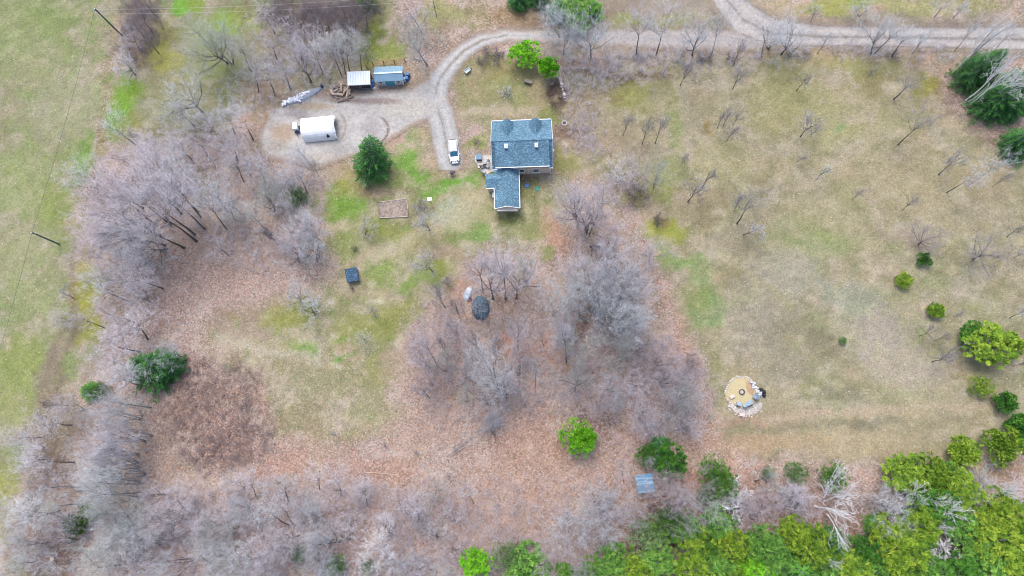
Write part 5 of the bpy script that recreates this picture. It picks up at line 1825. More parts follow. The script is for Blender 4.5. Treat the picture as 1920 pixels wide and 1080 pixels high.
# rock border of the mulch bed
bed = empty("rock_border", P(1050, 168), 0, "curved border of pale stones along the dark mulch bed below the lime-green bushes", "stone border")
bb = P(1050, 168)
for px_, py_ in ((1040, 141), (1044, 143), (1049, 146), (1051, 150), (1052, 154), (1053, 158), (1053, 163), (1055, 168), (1057, 173), (1058, 178), (1059, 183)):
    p = P(px_, py_); rocks("r", [(p[0] - bb[0], p[1] - bb[1])], .55, PALE, int(px_ + py_), bed)
tp = empty("tyre_planter", P(1051, 182), 0, "old tyre used as a planter at the foot of the mulch bed", "tyre")
g = MB(); g.lathe((0, 0, 0), [(.30, 0), (.42, .03), (.45, .12), (.42, .22), (.30, .24)], 16); g.build("tyre", BLACK, tp)
g = MB(); g.lathe((0, 0, .1), [(.29, 0), (.22, .16)], 12); g.build("soil", WOODB, tp)
# bench under the lime bush
bn = empty("picnic_bench", P(990.5, 155), -.35, "grey weathered slatted bench on the grass below the lime-green bushes", "bench")
for k in range(4):
    g = MB(); g.box((0, -.27 + k * .18, .45), (1.45, .15, .05)); g.build("slat", WOODG, bn)
for s_ in (-.55, .55):
    g = MB(); g.box((s_, 0, .2), (.08, .65, .42)); g.build("leg", WOODG, bn)
g = MB(); g.box((0, -.38, .7), (1.45, .06, .3), rx=.2); g.build("backrest", WOODG, bn)
# wheelbarrow at the bend
wb = empty("wheelbarrow", P(877, 135), .7, "grey wheelbarrow standing in the grass by the bend of the drive", "wheelbarrow")
g = MB(); g.add([(-.4, -.3, .35), (.4, -.22, .35), (.4, .22, .35), (-.4, .3, .35), (-.6, -.42, .68), (.62, -.34, .62), (.62, .34, .62), (-.6, .42, .68), (-.52, -.36, .67), (.56, -.3, .6), (.56, .3, .6), (-.52, .36, .67), (-.36, -.26, .4), (.36, -.2, .4), (.36, .2, .4), (-.36, .26, .4)],
                [(3, 2, 1, 0), (0, 1, 5, 4), (1, 2, 6, 5), (2, 3, 7, 6), (3, 0, 4, 7), (4, 5, 9, 8), (5, 6, 10, 9), (6, 7, 11, 10), (7, 4, 8, 11), (8, 9, 13, 12), (9, 10, 14, 13), (10, 11, 15, 14), (11, 8, 12, 15), (12, 13, 14, 15)])
g.build("tray", mat("galvanised_metal", (.45, .50, .52), var=.2, metallic=.3), wb)
g = MB(); g.bar((.75, -.05, .2), (.75, .05, .2), .2, n=14); g.build("wheel", BLACK, wb)
for s_ in (-.25, .25):
    g = MB(); g.bar((.75, s_ * .4, .2), (-1.1, s_ * 1.2, .55), .025); g.build("handle", WOODG, wb)
    g = MB(); g.bar((-.35, s_, .38), (-.45, s_, 0), .02); g.build("leg", DARKM, wb)

# ------------------------------------------------------------------ white car
paint = mat("white_car_paint", (.80, .80, .81), var=.02, rough=.25, spec=.6)
car_loc = (P(848.5, 262, .8) + P(853, 305, .8)) / 2
cd = P(853, 305, .8) - P(848.5, 262, .8)
car = empty("parked_car", (car_loc[0], car_loc[1], .0), math.atan2(cd[1], cd[0]), "white estate car with roof rails parked at the end of the gravel drive", "car")
CL = 4.55


def loft(stations, name, m, parent, smooth=True):
    """stations: (x, half width, z low, z high, shoulder)"""
    g = MB(); ring = 10
    for x, w, z0, z1, r in stations:
        zs = z1 - z0
        g.v += [(x, -w * .93, z0), (x, -w, z0 + zs * .35), (x, -w * .985, z0 + zs * .7), (x, -w * (1 - r * .35), z1 - zs * .08), (x, -w * (1 - r), z1),
                (x, w * (1 - r), z1), (x, w * (1 - r * .35), z1 - zs * .08), (x, w * .985, z0 + zs * .7), (x, w, z0 + zs * .35), (x, w * .93, z0)]
    n_ = len(stations)
    for k in range(n_ - 1):
        for i in range(ring):
            g.f.append((k * ring + i, k * ring + (i + 1) % ring, (k + 1) * ring + (i + 1) % ring, (k + 1) * ring + i))
    g.f.append(tuple(range(ring))); g.f.append(tuple(range((n_ - 1) * ring, n_ * ring))[::-1])
    g.mi = [0] * len(g.f)
    o = g.build(name, m, parent, smooth=False)
    if smooth:
        s = o.modifiers.new("s", 'SUBSURF'); s.levels = 1; s.render_levels = 1
    return o


loft([(-2.27, .70, .45, .80, .25), (-2.2, .82, .32, .95, .22), (-1.9, .90, .28, 1.02, .15), (-1.2, .92, .26, 1.02, .12), (0, .92, .26, 1.0, .12), (.95, .92, .26, .98, .14),
      (1.5, .90, .28, .90, .18), (2.0, .84, .30, .80, .22), (2.2, .72, .36, .70, .28), (2.28, .55, .42, .62, .3)], "body", paint, car)
cab = loft([(-2.12, .60, .92, 1.08, .1), (-1.95, .68, .92, 1.38, .18), (-1.5, .72, .92, 1.52, .2), (-.6, .73, .92, 1.56, .2), (.15, .72, .92, 1.52, .2), (.45, .70, .92, 1.40, .2), (1.05, .66, .92, 1.0, .1)], "cabin", paint, car)
wg = mat("tinted_blue_glass", (.02, .10, .17), var=.3, scale=2, rough=.08, spec=.9)
g = MB(); g.slab([(.32, -.60, 1.50), (.32, .60, 1.50), (1.10, .70, 1.03), (1.10, -.70, 1.03)], .03); g.build("windscreen", wg, car)
g = MB(); g.slab([(-2.22, -.6, 1.08), (-2.22, .6, 1.08), (-1.98, .56, 1.44), (-1.98, -.56, 1.44)], .03); g.build("rear_window", wg, car)
for s_ in (-1, 1):
    g = MB(); g.add([(-1.7, s_ * .80, 1.03), (.75, s_ * .80, 1.02), (.25, s_ * .70, 1.42), (-1.6, s_ * .70, 1.46), (-1.7, s_ * .74, 1.03), (.75, s_ * .74, 1.02), (.25, s_ * .62, 1.42), (-1.6, s_ * .62, 1.46)],
                    [(0, 1, 2, 3), (7, 6, 5, 4), (0, 4, 5, 1), (1, 5, 6, 2), (2, 6, 7, 3), (3, 7, 4, 0)]); g.build("side_window", wg, car)
    g = MB(); g.bar((-1.6, s_ * .62, 1.58), (.05, s_ * .60, 1.60), .025); g.bar((-1.6, s_ * .62, 1.5), (-1.6, s_ * .62, 1.58), .02); g.bar((.05, s_ * .6, 1.5), (.05, s_ * .6, 1.6), .02); g.build("roof_rail", DARKM, car)
    g = MB(); g.box((.72, s_ * 1.0, 1.02), (.14, .22, .14)); g.build("wing_mirror", paint, car, bevel=.03)
    g = MB(); g.box((2.03, s_ * .60, .74), (.26, .34, .09), rz=-s_ * .5, ry=.3); g.build("headlight", GLASS, car)
    g = MB(); g.box((-2.22, s_ * .66, .84), (.1, .26, .14)); g.build("tail_light", mat("red_lens", (.25, .01, .01), var=.1) if s_ < 0 else bpy.data.materials["red_lens"], car)
    g = MB(); g.slab([(1.78, s_ * .62, .885), (1.86, s_ * .62, .87), (2.14, s_ * .02, .80), (2.05, s_ * .02, .815)], .05); g.build("grille", BLACK, car)
    for x in (-1.38, 1.40):
        g = MB(); g.bar((x, s_ * .72, .33), (x, s_ * .93, .33), .33, n=18); w_ = g.build("wheel", BLACK, car)
        g = MB(); g.bar((x, s_ * .90, .33), (x, s_ * .945, .33), .2, n=12); g.build("rim", GREYP, w_)
g = MB(); g.box((-.05, 0, 1.555), (.50, .72, .03)); g.build("sunroof", mat("sunroof_glass", (.35, .42, .38), var=.1, rough=.1), car)

# ------------------------------------------------------------------ white fabric shelter
a0, a1 = P(572, 268), P(630, 262)
ax_ = a1 - a0; sl = float(np.hypot(ax_[0], ax_[1])); sa = math.atan2(ax_[1], ax_[0])
mid_ = (a0 + a1) / 2
W_ = 4.3
shc = mid_ + np.array([-math.sin(sa), math.cos(sa), 0]) * W_ / 2
sh = empty("fabric_shelter", shc, sa, "white arched fabric garage standing on the gravel lot", "shelter")
g = MB(); n = 14; HH = 2.75
ns = 7
for j in range(ns):
    x = -sl / 2 + sl * j / (ns - 1)
    for i in range(n + 1):
        t = math.pi * i / n
        sag = -.04 * math.sin(math.pi * (j % 2)) - (.05 if j % 2 else 0) * math.sin(t)
        cy_ = -math.cos(t) * W_ / 2; cz = HH * math.sin(t) ** .62
        g.v.append((x, cy_ * (1 + sag * .5), cz + sag))
    for i in range(n + 1):
        t = math.pi * i / n
        g.v.append((x, -math.cos(t) * (W_ / 2 - .05), HH * math.sin(t) ** .62 - .05))
k_ = 2 * (n + 1)
for j in range(ns - 1):
    for i in range(n):
        g.f.append((j * k_ + i, (j + 1) * k_ + i, (j + 1) * k_ + i + 1, j * k_ + i + 1))
        q = n + 1
        g.f.append((j * k_ + q + i + 1, (j + 1) * k_ + q + i + 1, (j + 1) * k_ + q + i, j * k_ + q + i))
for j in (0, ns - 1):
    for i in range(n):
        q = (j * k_ + i, j * k_ + i + 1, j * k_ + n + 2 + i, j * k_ + n + 1 + i); g.f.append(q)
g.mi = [0] * len(g.f)
g.build("cover", FABW, sh, smooth=False)
back = MB(); vv = [(-sl / 2 + .02, -math.cos(math.pi * i / n) * (W_ / 2 - .06), (HH - .06) * math.sin(math.pi * i / n) ** .62) for i in range(n + 1)]
back.add(vv + [(v[0] + .03, v[1], v[2]) for v in vv], [tuple(range(n + 1)), tuple(range(n + 1, 2 * n + 2))[::-1]]); back.build("rear_panel", FABW, sh)
# loose door flaps at the open end
rs = np.random.RandomState(8)
fl = MB(); m_ = 12
for i in range(m_ + 1):
    t = math.pi * (.06 + .88 * i / m_)
    y, z = -math.cos(t) * W_ / 2, HH * math.sin(t) ** .62
    d = .28 + .22 * rs.rand()
    fl.v += [(sl / 2 - .03, y, z + .01), (sl / 2 + d, y * 1.01 + .1 * rs.randn(), z - .35 - .3 * rs.rand())]
for i in range(m_): fl.f.append((2 * i, 2 * i + 1, 2 * i + 3, 2 * i + 2))
fl.mi = [0] * len(fl.f)
o = fl.build("door_flap", FABW, sh); sm = o.modifiers.new("t", 'SOLIDIFY'); sm.thickness = .03
wv = MB()
wz = lambda t: ((-math.cos(t)) * (W_ / 2 + .02), (HH + .02) * math.sin(t) ** .62)
for (xa, xb, tA, tB) in ((sl / 2 - 1.35, sl / 2 - .75, .24, .56),):
    pts_ = []
    for k in range(9):
        u = k / 8; x = xa + (xb - xa) * u; tt = tA + (tB - tA) * math.sin(math.pi * u) ** .6
        y, z = wz(tt); pts_.append((x, y, z))
    y, z = wz(tA)
    wv.add(pts_ + [(p[0], p[1] - .03, p[2] + .015) for p in pts_], [tuple(range(9))[::-1], tuple(range(9, 18))])
    wv.build("window", BLACK, sh)
for j in (0, ns - 1):
    x = -sl / 2 + sl * j / (ns - 1); fr = MB()
    for i in range(n):
        t, t2 = math.pi * i / n, math.pi * (i + 1) / n
        fr.bar((x * .985, -math.cos(t) * (W_ / 2 - .1), (HH - .1) * math.sin(t) ** .62), (x * .985, -math.cos(t2) * (W_ / 2 - .1), (HH - .1) * math.sin(t2) ** .62), .03)
    fr.build("frame_hoop", GREYP, sh)
# utility trailer with a white box against the shelter's back
tr_ = empty("box_trailer", P(557, 243), sa + .05, "small white-topped trailer with a dark end, tight against the fabric shelter", "trailer")
g = MB(); g.box((0, .15, .95), (.85, 1.35, .9)); g.build("box", FABW, tr_, bevel=.06)
g = MB(); g.box((.12, -.72, .5), (.85, .4, .4)); g.build("tow_end", mat("dark_navy_paint", (.03, .045, .10), var=.2), tr_, bevel=.08)
for s_ in (-1, 1):
    g = MB(); g.bar((s_ * .42, .2, .3), (s_ * .6, .2, .3), .3, n=14); g.build("wheel", BLACK, tr_)
g = MB(); g.bar((.1, -1.0, .45), (.2, -1.7, .4), .05); g.build("drawbar", DARKM, tr_)

# ------------------------------------------------------------------ open-sided shed and blue shed
def corr(x0, x1, ya, za, yb_, zb_, t=.05, pitch=.3, amp=.035):
    """ribbed metal sheet from (ya, za) to (yb, zb)"""
    g = MB(); k = int((x1 - x0) / (pitch / 4)); 
    for (y, z) in ((ya, za), (yb_, zb_)):
        for i in range(k + 1):
            x = x0 + (x1 - x0) * i / k
            g.v.append((x, y, z + (amp if i % 4 == 0 else 0)))
    for (y, z) in ((ya, za), (yb_, zb_)):
        for i in range(k + 1): g.v.append((x0 + (x1 - x0) * i / k, y, z - t))
    q = k + 1
    for i in range(k):
        g.f.append((i, i + 1, q + i + 1, q + i)); g.f.append((2 * q + i + 1, 2 * q + i, 3 * q + i, 3 * q + i + 1))
        g.f.append((i + 1, i, 2 * q + i, 2 * q + i + 1)); g.f.append((q + i, q + i + 1, 3 * q + i + 1, 3 * q + i))
    g.f.append((0, q, 3 * q, 2 * q)); g.f.append((k, 2 * q + k, 3 * q + k, q + k))
    g.mi = [0] * len(g.f)
    return g


def frame_of(pl, pr, z):
    a, b = P(*pl, z), P(*pr, z); v = b - a
    return a, float(np.hypot(v[0], v[1])), math.atan2(v[1], v[0])


# open shed: front roof edge (652,159)-(695,158) at z 2.3, back edge at y 133
a, L_, an = frame_of((651.5, 159.5), (694.5, 157.5), 2.25)
back_ = P(652, 134.5, 2.75); dep = abs((back_ - a) @ np.array([-math.sin(an), math.cos(an), 0]))
osd = empty("open_shed", (a[0], a[1], 0), an, "open-fronted wood store with a pale ribbed metal roof beside the log pile", "shed")
g = corr(0, L_, 0, 2.25, dep, 2.75); g.build("roof", METAL_W, osd)
g = MB(); g.box((L_ / 2, -.02, 2.14), (L_, .05, .16)); g.build("fascia", TRIM, osd)
for x in (.12, L_ / 2, L_ - .12):
    g = MB(); g.box((x, .12, 1.07), (.12, .12, 2.15)); g.build("post", WOODG, osd)
for k in range(9):
    g = MB(); g.box((L_ / 2, dep - .12, .2 + k * .27), (L_ - .1, .04, .24)); g.build("back_board", WOODB, osd)
for s_ in (.08, L_ - .08):
    for k in range(7):
        g = MB(); g.box((s_, dep / 2, .2 + k * .27), (.04, dep - .3, .24)); g.build("side_board", WOODB, osd)
for k in range(4):
    g = MB(); g.box((L_ / 2 + .4, .02, .25 + k * .2), (L_ - 1.1, .05, .1)); g.build("front_rail", DARKM if k % 2 else WOODG, osd)
rs = np.random.RandomState(5)
fw = empty("firewood_stack", (a[0] + .4, a[1] + 1.0, 0), an, "split firewood stacked inside the open-fronted wood store", "firewood")
me_l = None
for r in range(4):
    for c in range(11):
        if me_l is None:
            g = MB(); g.bar((0, -.3, 0), (0, .3, 0), .13, n=6); o = g.build("split_log", WOODG, fw); me_l = o.data
        else:
            o = bpy.data.objects.new("split_log", me_l); COL.objects.link(o); o.parent = fw
        o.location = (.15 + c * .31 + rs.randn() * .02, rs.randn() * .05, .14 + r * .25); o.rotation_euler = (0, rs.rand() * 3, 0)

# blue shed
a, L_, an = frame_of((703, 153.5), (755, 151), 2.0)
bs = empty("garden_shed", (a[0], a[1], 0), an, "shed with blue-grey metal roof, beige front and blue double door", "shed")
D_ = 3.6; EZ = 2.0; RY_, RZ_ = 1.55, 2.75
bdep = abs((P(702, 125.5, 2.1) - a) @ np.array([-math.sin(an), math.cos(an), 0])); D_ = float(bdep)
RY_ = D_ * .42
g = MB(); A = [(.12, .3, -.1), (.12, D_ - .25, -.1), (.12, D_ - .25, 2.0), (.12, RY_, RZ_ - .1), (.12, .3, 2.0)]; B = [(L_ - .12, y, z) for _, y, z in A]
g.add(A + B, [(4, 3, 2, 1, 0), (5, 6, 7, 8, 9), (0, 1, 6, 5), (1, 2, 7, 6), (2, 3, 8, 7), (3, 4, 9, 8), (4, 0, 5, 9)]); g.build("wall", mat("shed_beige_paint", (.46, .47, .44), var=.08, scale=3), bs)
g = corr(-.05, L_ + .05, 0, EZ, RY_, RZ_, pitch=.28); r1 = g.build("roof", METAL_B, bs)
g = corr(-.05, L_ + .05, RY_, RZ_, D_, EZ + .05, pitch=.28); g.build("roof", METAL_B, bs)
g = MB(); g.box((L_ / 2, RY_, RZ_ + .03), (L_ + .12, .25, .06)); g.build("ridge_cap", METAL_B, r1)
cx_ = L_ * .5
g = MB(); g.box((cx_, .27, .97), (2.05, .07, 1.9)); dd_ = g.build("door_frame", TRIM, bs)
TEAL = mat("blue_door_paint", (.08, .30, .40), var=.12, scale=3)
for s_ in (-.46, .46):
    g = MB(); g.box((cx_ + s_, .225, .95), (.90, .05, 1.75)); dq = g.build("door", TEAL, bs)
    g = MB(); g.box((cx_ + s_ * .15, .185, .95), (.04, .05, .25)); g.build("handle", DARKM, dq)
for s_ in (-1.65, 1.65):
    g = MB(); g.box((cx_ + s_, .27, 1.2), (.68, .06, .62)); f_ = g.build("window", TRIM, bs)
    g = MB(); g.box((cx_ + s_, .23, 1.2), (.48, .04, .44)); g.build("pane", GLASS, f_)
for s_ in (.17, L_ - .17):
    g = MB(); g.box((s_, .26, .95), (.12, .08, 2.0)); g.build("corner_board", TRIM, bs)
g = MB(); g.box((cx_, .02, .05), (1.9, .4, .08)); g.build("doorstep", WOODG, bs)


def barrel(px, py, h, r, m, label, lid=None):
    e = empty("barrel", P(px, py), 0, label, "barrel", "blue barrels by the sheds")
    g = MB(); g.lathe((0, 0, 0), [(r * .9, 0), (r, .08), (r * 1.04, h * .33), (r, h * .36), (r * 1.04, h * .66), (r, h * .7), (r * .92, h), (r * .85, h), (r * .85, h - .03)], 16); g.build("drum", m, e)
    g = MB(); g.lathe((r * .4, 0, h - .03), [(.05, 0), (.05, .05)], 8); g.build("bung", BLACK, e)
    return e


def tarp(name, px, py, w, d, h, rz, m, seed, label, cat, amp=.12, wrinkle=3.0, point=0.0):
    rs_ = seed * 7.7
    e_ = 18
    xs = np.linspace(-1, 1, e_); X, Y_ = np.meshgrid(xs, xs)
    r = np.maximum(np.abs(X), np.abs(Y_))
    rr = np.sqrt(X ** 2 + Y_ ** 2) / np.maximum(r, 1e-6) 
    u = X * np.sqrt(1 - Y_ ** 2 / 2) * 1.1; v = Y_ * np.sqrt(1 - X ** 2 / 2) * 1.1 * (1 - point * X ** 2)
    z = h * (1 - r ** 4) * (.75 + .5 * fbm(X * 1.5 + rs_, Y_ * 1.5, 2)) + amp * (fbm(X * wrinkle + rs_, Y_ * wrinkle, 3) - .5) * (r < .97)
    z = np.maximum(z, 0) - (r >= .99) * .05
    V = np.stack([u * w / 2 * (1 + .12 * (fbm(X * 2 + rs_, Y_ * 2, 1) - .5)), v * d / 2, z], -1).reshape(-1, 3)
    id_ = np.arange(e_ * e_).reshape(e_, e_)
    F = np.stack([id_[:-1, :-1], id_[:-1, 1:], id_[1:, 1:], id_[1:, :-1]], -1).reshape(-1, 4)
    o = link(name, npmesh(name, V, [F]), m, None, tuple(P(px, py)), rz)
    return tag(o, label, cat)


barrel(763.5, 150, 1.0, .36, BLUEP, "blue barrel at the right end of the blue shed, lower one")
barrel(766, 143, 1.0, .36, BLUEP, "blue barrel at the right end of the blue shed, upper one")
barrel(757.5, 145, .9, .30, BLUEP, "blue barrel squeezed against the right wall of the blue shed")
g = MB(); g.box((0, 0, 1.05), (.45, .5, .15)); g.box((0, 0, .5), (.4, .45, 1.0)); o = g.build("water_tote", mat("pale_blue_plastic", (.45, .62, .75), var=.1), None, tuple(P(759.5, 152))); tag(o, "pale blue plastic tote in front of the blue barrels", "container")
barrel(699, 163, 1.0, .38, BLUEP, "dark blue barrel between the open shed and the blue shed, lower one")
barrel(699.5, 157, 1.15, .34, mat("light_blue_plastic", (.12, .30, .48), var=.2), "lighter blue barrel between the open shed and the blue shed, upper one")
tarp("white_sack", 701, 165, .7, .5, .35, .3, FABW, 4, "crumpled white sack lying at the foot of the barrels between the sheds", "sack")
# low fence of posts behind the sheds
fn = empty("wire_fence", P(700, 122), 0, "low rail fence on dark posts behind the two sheds", "fence")
f0 = P(700, 122)
prev = None
for px_, py_ in ((688, 128), (700, 122), (720, 120), (740, 118), (760, 116)):
    p = P(px_, py_) - f0
    g = MB(); g.bar((p[0], p[1], -.1), (p[0], p[1], 1.15), .08); g.build("post", WOODB, fn)
    if prev is not None:
        for z in (.45, .95):
            g = MB(); g.bar((prev[0], prev[1], z), (p[0], p[1], z), .035); g.build("rail", mat("orange_brown_rail", (.30, .17, .09), var=.2) if "orange_brown_rail" not in bpy.data.materials else bpy.data.materials["orange_brown_rail"], fn)
    prev = p

# ------------------------------------------------------------------ logs
CUT = mat("fresh_cut_wood", (.56, .45, .32), var=.15, scale=8)
LOGB = mat("log_bark", (.21, .17, .15), var=.4, scale=3, rand=.25)
LOGP = mat("peeled_log", (.40, .32, .25), var=.3, scale=3, rand=.2)
rs = np.random.RandomState(21)


def log(px, py, L, r, az, z, m, label, tilt=0.0):
    r = r * .82
    e = empty("log", P(px, py, z), az, label, "log", "logs in the tangled pile")
    g = MB(); n = 10
    k = 5
    for j in range(k + 1):
        x = -L / 2 + L * j / k; q = r * (1 + .12 * rs.randn() * .5); oy = .04 * rs.randn()
        for i in range(n):
            t = 2 * math.pi * i / n; g.v.append((x, oy + q * math.cos(t), x * tilt + q * math.sin(t)))
    for j in range(k):
        for i in range(n): g.f.append((j * n + i, j * n + (i + 1) % n, (j + 1) * n + (i + 1) % n, (j + 1) * n + i))
    g.mi = [0] * len(g.f); g.build("bark", m, e, smooth=True)
    for s_, j in ((-1, 0), (1, k)):
        c = MB(); ring = g.v[j * n:(j + 1) * n]
        c.add([(p[0] + s_ * .005, p[1], p[2]) for p in ring] + [(p[0] - s_ * .04, p[1], p[2]) for p in ring],
              [tuple(range(n)) if s_ > 0 else tuple(range(n))[::-1]] + [(i, (i + 1) % n, n + (i + 1) % n, n + i) for i in range(n)]); c.build("cut_end", CUT, e)


LB = "sawn log in the tangled pile left of the open wood store"
log(648, 185.5, 3.1, .19, .30, .2, LOGB, "long dark log lying apart at the very front of the log pile")
log(644, 189, 2.4, .14, .24, .15, LOGB, "thin dark log in front of the long dark one at the log pile")
log(627, 180, 2.0, .19, -.55, .2, LOGB, "log angled down to the right at the left foot of the pile")
log(627, 183.5, 1.9, .12, -.5, .12, LOGB, "thin log on the ground at the left foot of the pile")
log(632, 177, 1.8, .26, -.12, .45, LOGP, "thick pale log across the front of the pile")
log(622, 172, .9, .34, 1.9, .4, LOGP, "short stout round with a pale cut face at the left end of the pile")
for (px_, py_, L, r, az, z, m, tl) in ((636, 167, 1.9, .2, .35, .35, LOGB, .1), (631, 164, 2.0, .16, .25, .25, LOGB, 0), (645, 172, 1.7, .2, 1.2, .6, LOGP, .15), (649, 168, 1.6, .22, 1.0, .75, LOGP, -.1),
                                    (651, 175, 1.3, .24, 1.4, .45, LOGP, .2), (640, 170, 1.6, .2, .6, .6, LOGB, .1), (655, 172, 1.1, .24, 1.7, .4, LOGP, 0), (638, 160, 1.8, .13, .15, .2, LOGB, 0),
                                    (655, 165, 1.2, .2, 2.1, .4, LOGB, 0), (641, 176, 1.2, .22, -.3, .3, LOGB, 0), (647, 163, 1.5, .17, .2, .4, LOGB, 0), (628, 170, 1.3, .17, .5, .35, LOGP, 0), (652, 180, 1.0, .18, .9, .25, LOGP, 0), (634, 172, 1.4, .18, .9, .55, LOGB, .2)):
    log(px_, py_, L, r, az, z, m, LB, tl)
# forked pale trunk standing up out of the pile
fk = empty("forked_log", P(642, 168), 0, "forked pale trunk standing up out of the log pile", "log")
g = MB(); g.bar((0, -.6, .5), (.1, .1, 1.2), .2, .16, 8); g.bar((.1, .1, 1.2), (.45, .8, 1.7), .14, .09, 8); g.bar((.1, .1, 1.2), (-.35, .95, 1.75), .13, .08, 8); g.build("stem", CUT, fk)

# plastic-covered windrow with white sacks, and a small drum
wr = np.array([(530, 198), (545, 188), (565, 180), (585, 174), (597, 168)])
d0, d1 = P(530, 197), P(598, 166)
an = math.atan2(d1[1] - d0[1], d1[0] - d0[0])
GT = mat("grey_blue_tarp", (.24, .28, .34), var=.25, scale=3, rough=.5)
tarp("grey_tarp", 570, 181, 7.2, 1.7, .5, an, GT, 2, "long grey-blue tarp-covered windrow with white rubble at the edge of the lot", "tarp", .25, 5, .45)
WR_ = mat("white_rubble", (.70, .74, .80), var=.25, scale=5, rough=.7)
rb = empty("rubble_heap", P(550, 189), an, "long heap of broken white rubble lying on the grey-blue tarp", "rubble")
rs = np.random.RandomState(9)
sp_ = []
for i in range(150):
    t = rs.rand(); wv_ = (.15 + .75 * math.sin(math.pi * min(1, t * 1.1)) ** .7) * .8
    sp_.append((-2.2 + t * 5.6, rs.randn() * wv_ * .42 + .12 * math.sin(t * 9)))
for o in rocks("r", sp_, .42, WR_, 3, rb, "rubble"): o.location.z = .30 + .2 * rs.rand()
barrel(604.5, 163, .6, .26, mat("navy_plastic", (.02, .05, .14), var=.2), "small dark drum lying near the upper end of the grey-blue tarp")

# ------------------------------------------------------------------ pole lamp, utility poles, wires
POLE = mat("utility_pole_wood", (.08, .13, .13), var=.3, scale=3)
WIRE = mat("wire", (.08, .10, .10), var=.1)
WIREP = mat("pale_wire", (.50, .50, .50), var=.05)


def pole(px, py, tx, ty, h, r, label):
    b, ax, L = stand(px, py, tx, ty, (h, h), 14)
    e = bpy.data.objects.new("utility_pole", None); COL.objects.link(e)
    q = Vector((0, 0, 1)).rotation_difference(Vector(ax)); e.matrix_world = Matrix.Translation(Vector(b)) @ q.to_matrix().to_4x4()
    tag(e, label, "utility pole", "utility poles along the field")
    g = MB(); g.bar((0, 0, -.3), (0, 0, L), r, r * .7, 10); g.build("post", POLE, e)
    g = MB(); g.box((0, 0, L - .5), (.9, .1, .12)); g.build("crossarm", POLE, e)
    for s_ in (-.38, 0, .38):
        g = MB(); g.lathe((s_, 0, L - .44 + (.44 if s_ == 0 else 0)), [(.06, 0), (.08, .08), (.05, .16)], 8); g.build("insulator", TRIM, e)
    return b + ax * L


t1 = pole(229, 67, 178, 17, 9, .17, "tall utility pole at the corner of the left field by the dark brush")
t2 = pole(111, 458, 60, 436, 8, .15, "shorter utility pole standing in the grass of the left field")


def wire(name, a, b, sag, m, label, r=.022, n=14):
    g = MB(); a, b = Vector(a), Vector(b); pr = None
    for i in range(n + 1):
        t = i / n; p = a.lerp(b, t) - Vector((0, 0, sag * 4 * t * (1 - t)))
        if pr is not None: g.bar(pr, p, r, r, 5, caps=False)
        pr = p
    return tag(g.build(name, m), label, "wire", "overhead wires")


wire("overhead_wire", t1, t2, .5, WIRE, "overhead wire between the two utility poles along the left field", .028)
wire("overhead_wire", t2, P(-70, 880, 7), .5, WIRE, "overhead wire running down and off the left edge from the shorter pole", .028)
wire("overhead_wire", t1, P(215, -60, 9), .2, WIRE, "overhead wire running off the top edge from the tall pole", .028)
wire("overhead_wire", t1 + np.array([.5, 0, -.1]), P(760, -8, 8.5), .9, WIREP, "pale overhead wire from the tall pole rightward over the dark trees, upper one", .014)
wire("overhead_wire", t1 + np.array([.7, -.4, -.9]), P(790, 2, 7.6), .9, WIREP, "pale overhead wire from the tall pole rightward over the dark trees, lower one", .014)
lp = empty("lamp_pole", P(819, 32), 0, "thin lamp pole with a white head at the top edge, left of the drive bend", "lamp post")
g = MB(); g.bar((0, 0, 0), (0, 0, 6.2), .08, .06); g.build("post", POLE, lp)
g = MB(); g.bar((0, 0, 6.1), (.7, -.1, 6.25), .035); g.build("arm", POLE, lp)
g = MB(); g.box((.75, -.1, 6.22), (.7, .35, .14)); g.build("lamp_head", TRIM, lp, bevel=.04)

# ------------------------------------------------------------------ yard things
nb = empty("nest_box", P(809, 382), .1, "white nest box on a brown post in the lawn right of the garden bed", "nest box")
g = MB(); g.bar((0, 0, -.1), (0, 0, 1.9), .045); g.build("post", WOODB, nb)
g = MB(); g.box((.0, .05, 2.1), (.55, .5, .55)); bx_ = g.build("box", TRIM, nb)
g = MB(); g.box((.0, .0, 2.42), (.72, .72, .05), rx=-.25); g.build("roof", TRIM, nb)
gr = empty("grill", P(848, 327), .2, "dark covered kettle grill on the bare patch below the white car", "grill")
g = MB(); g.lathe((0, 0, .5), [(.12, 0), (.32, .12), (.38, .3), (.36, .42), (.22, .56), (.05, .6)], 14); g.build("bowl", mat("dark_slate_enamel", (.06, .07, .09), var=.2, rough=.35), gr)
for k in range(3):
    a = k * 2.1; g = MB(); g.bar((.2 * math.cos(a), .2 * math.sin(a), .55), (.34 * math.cos(a), .34 * math.sin(a), 0), .02); g.build("leg", DARKM, gr)
g = MB(); g.box((.5, 0, .75), (.3, .35, .04)); g.build("side_shelf", mat("plum_plastic", (.12, .04, .06), var=.2), gr)
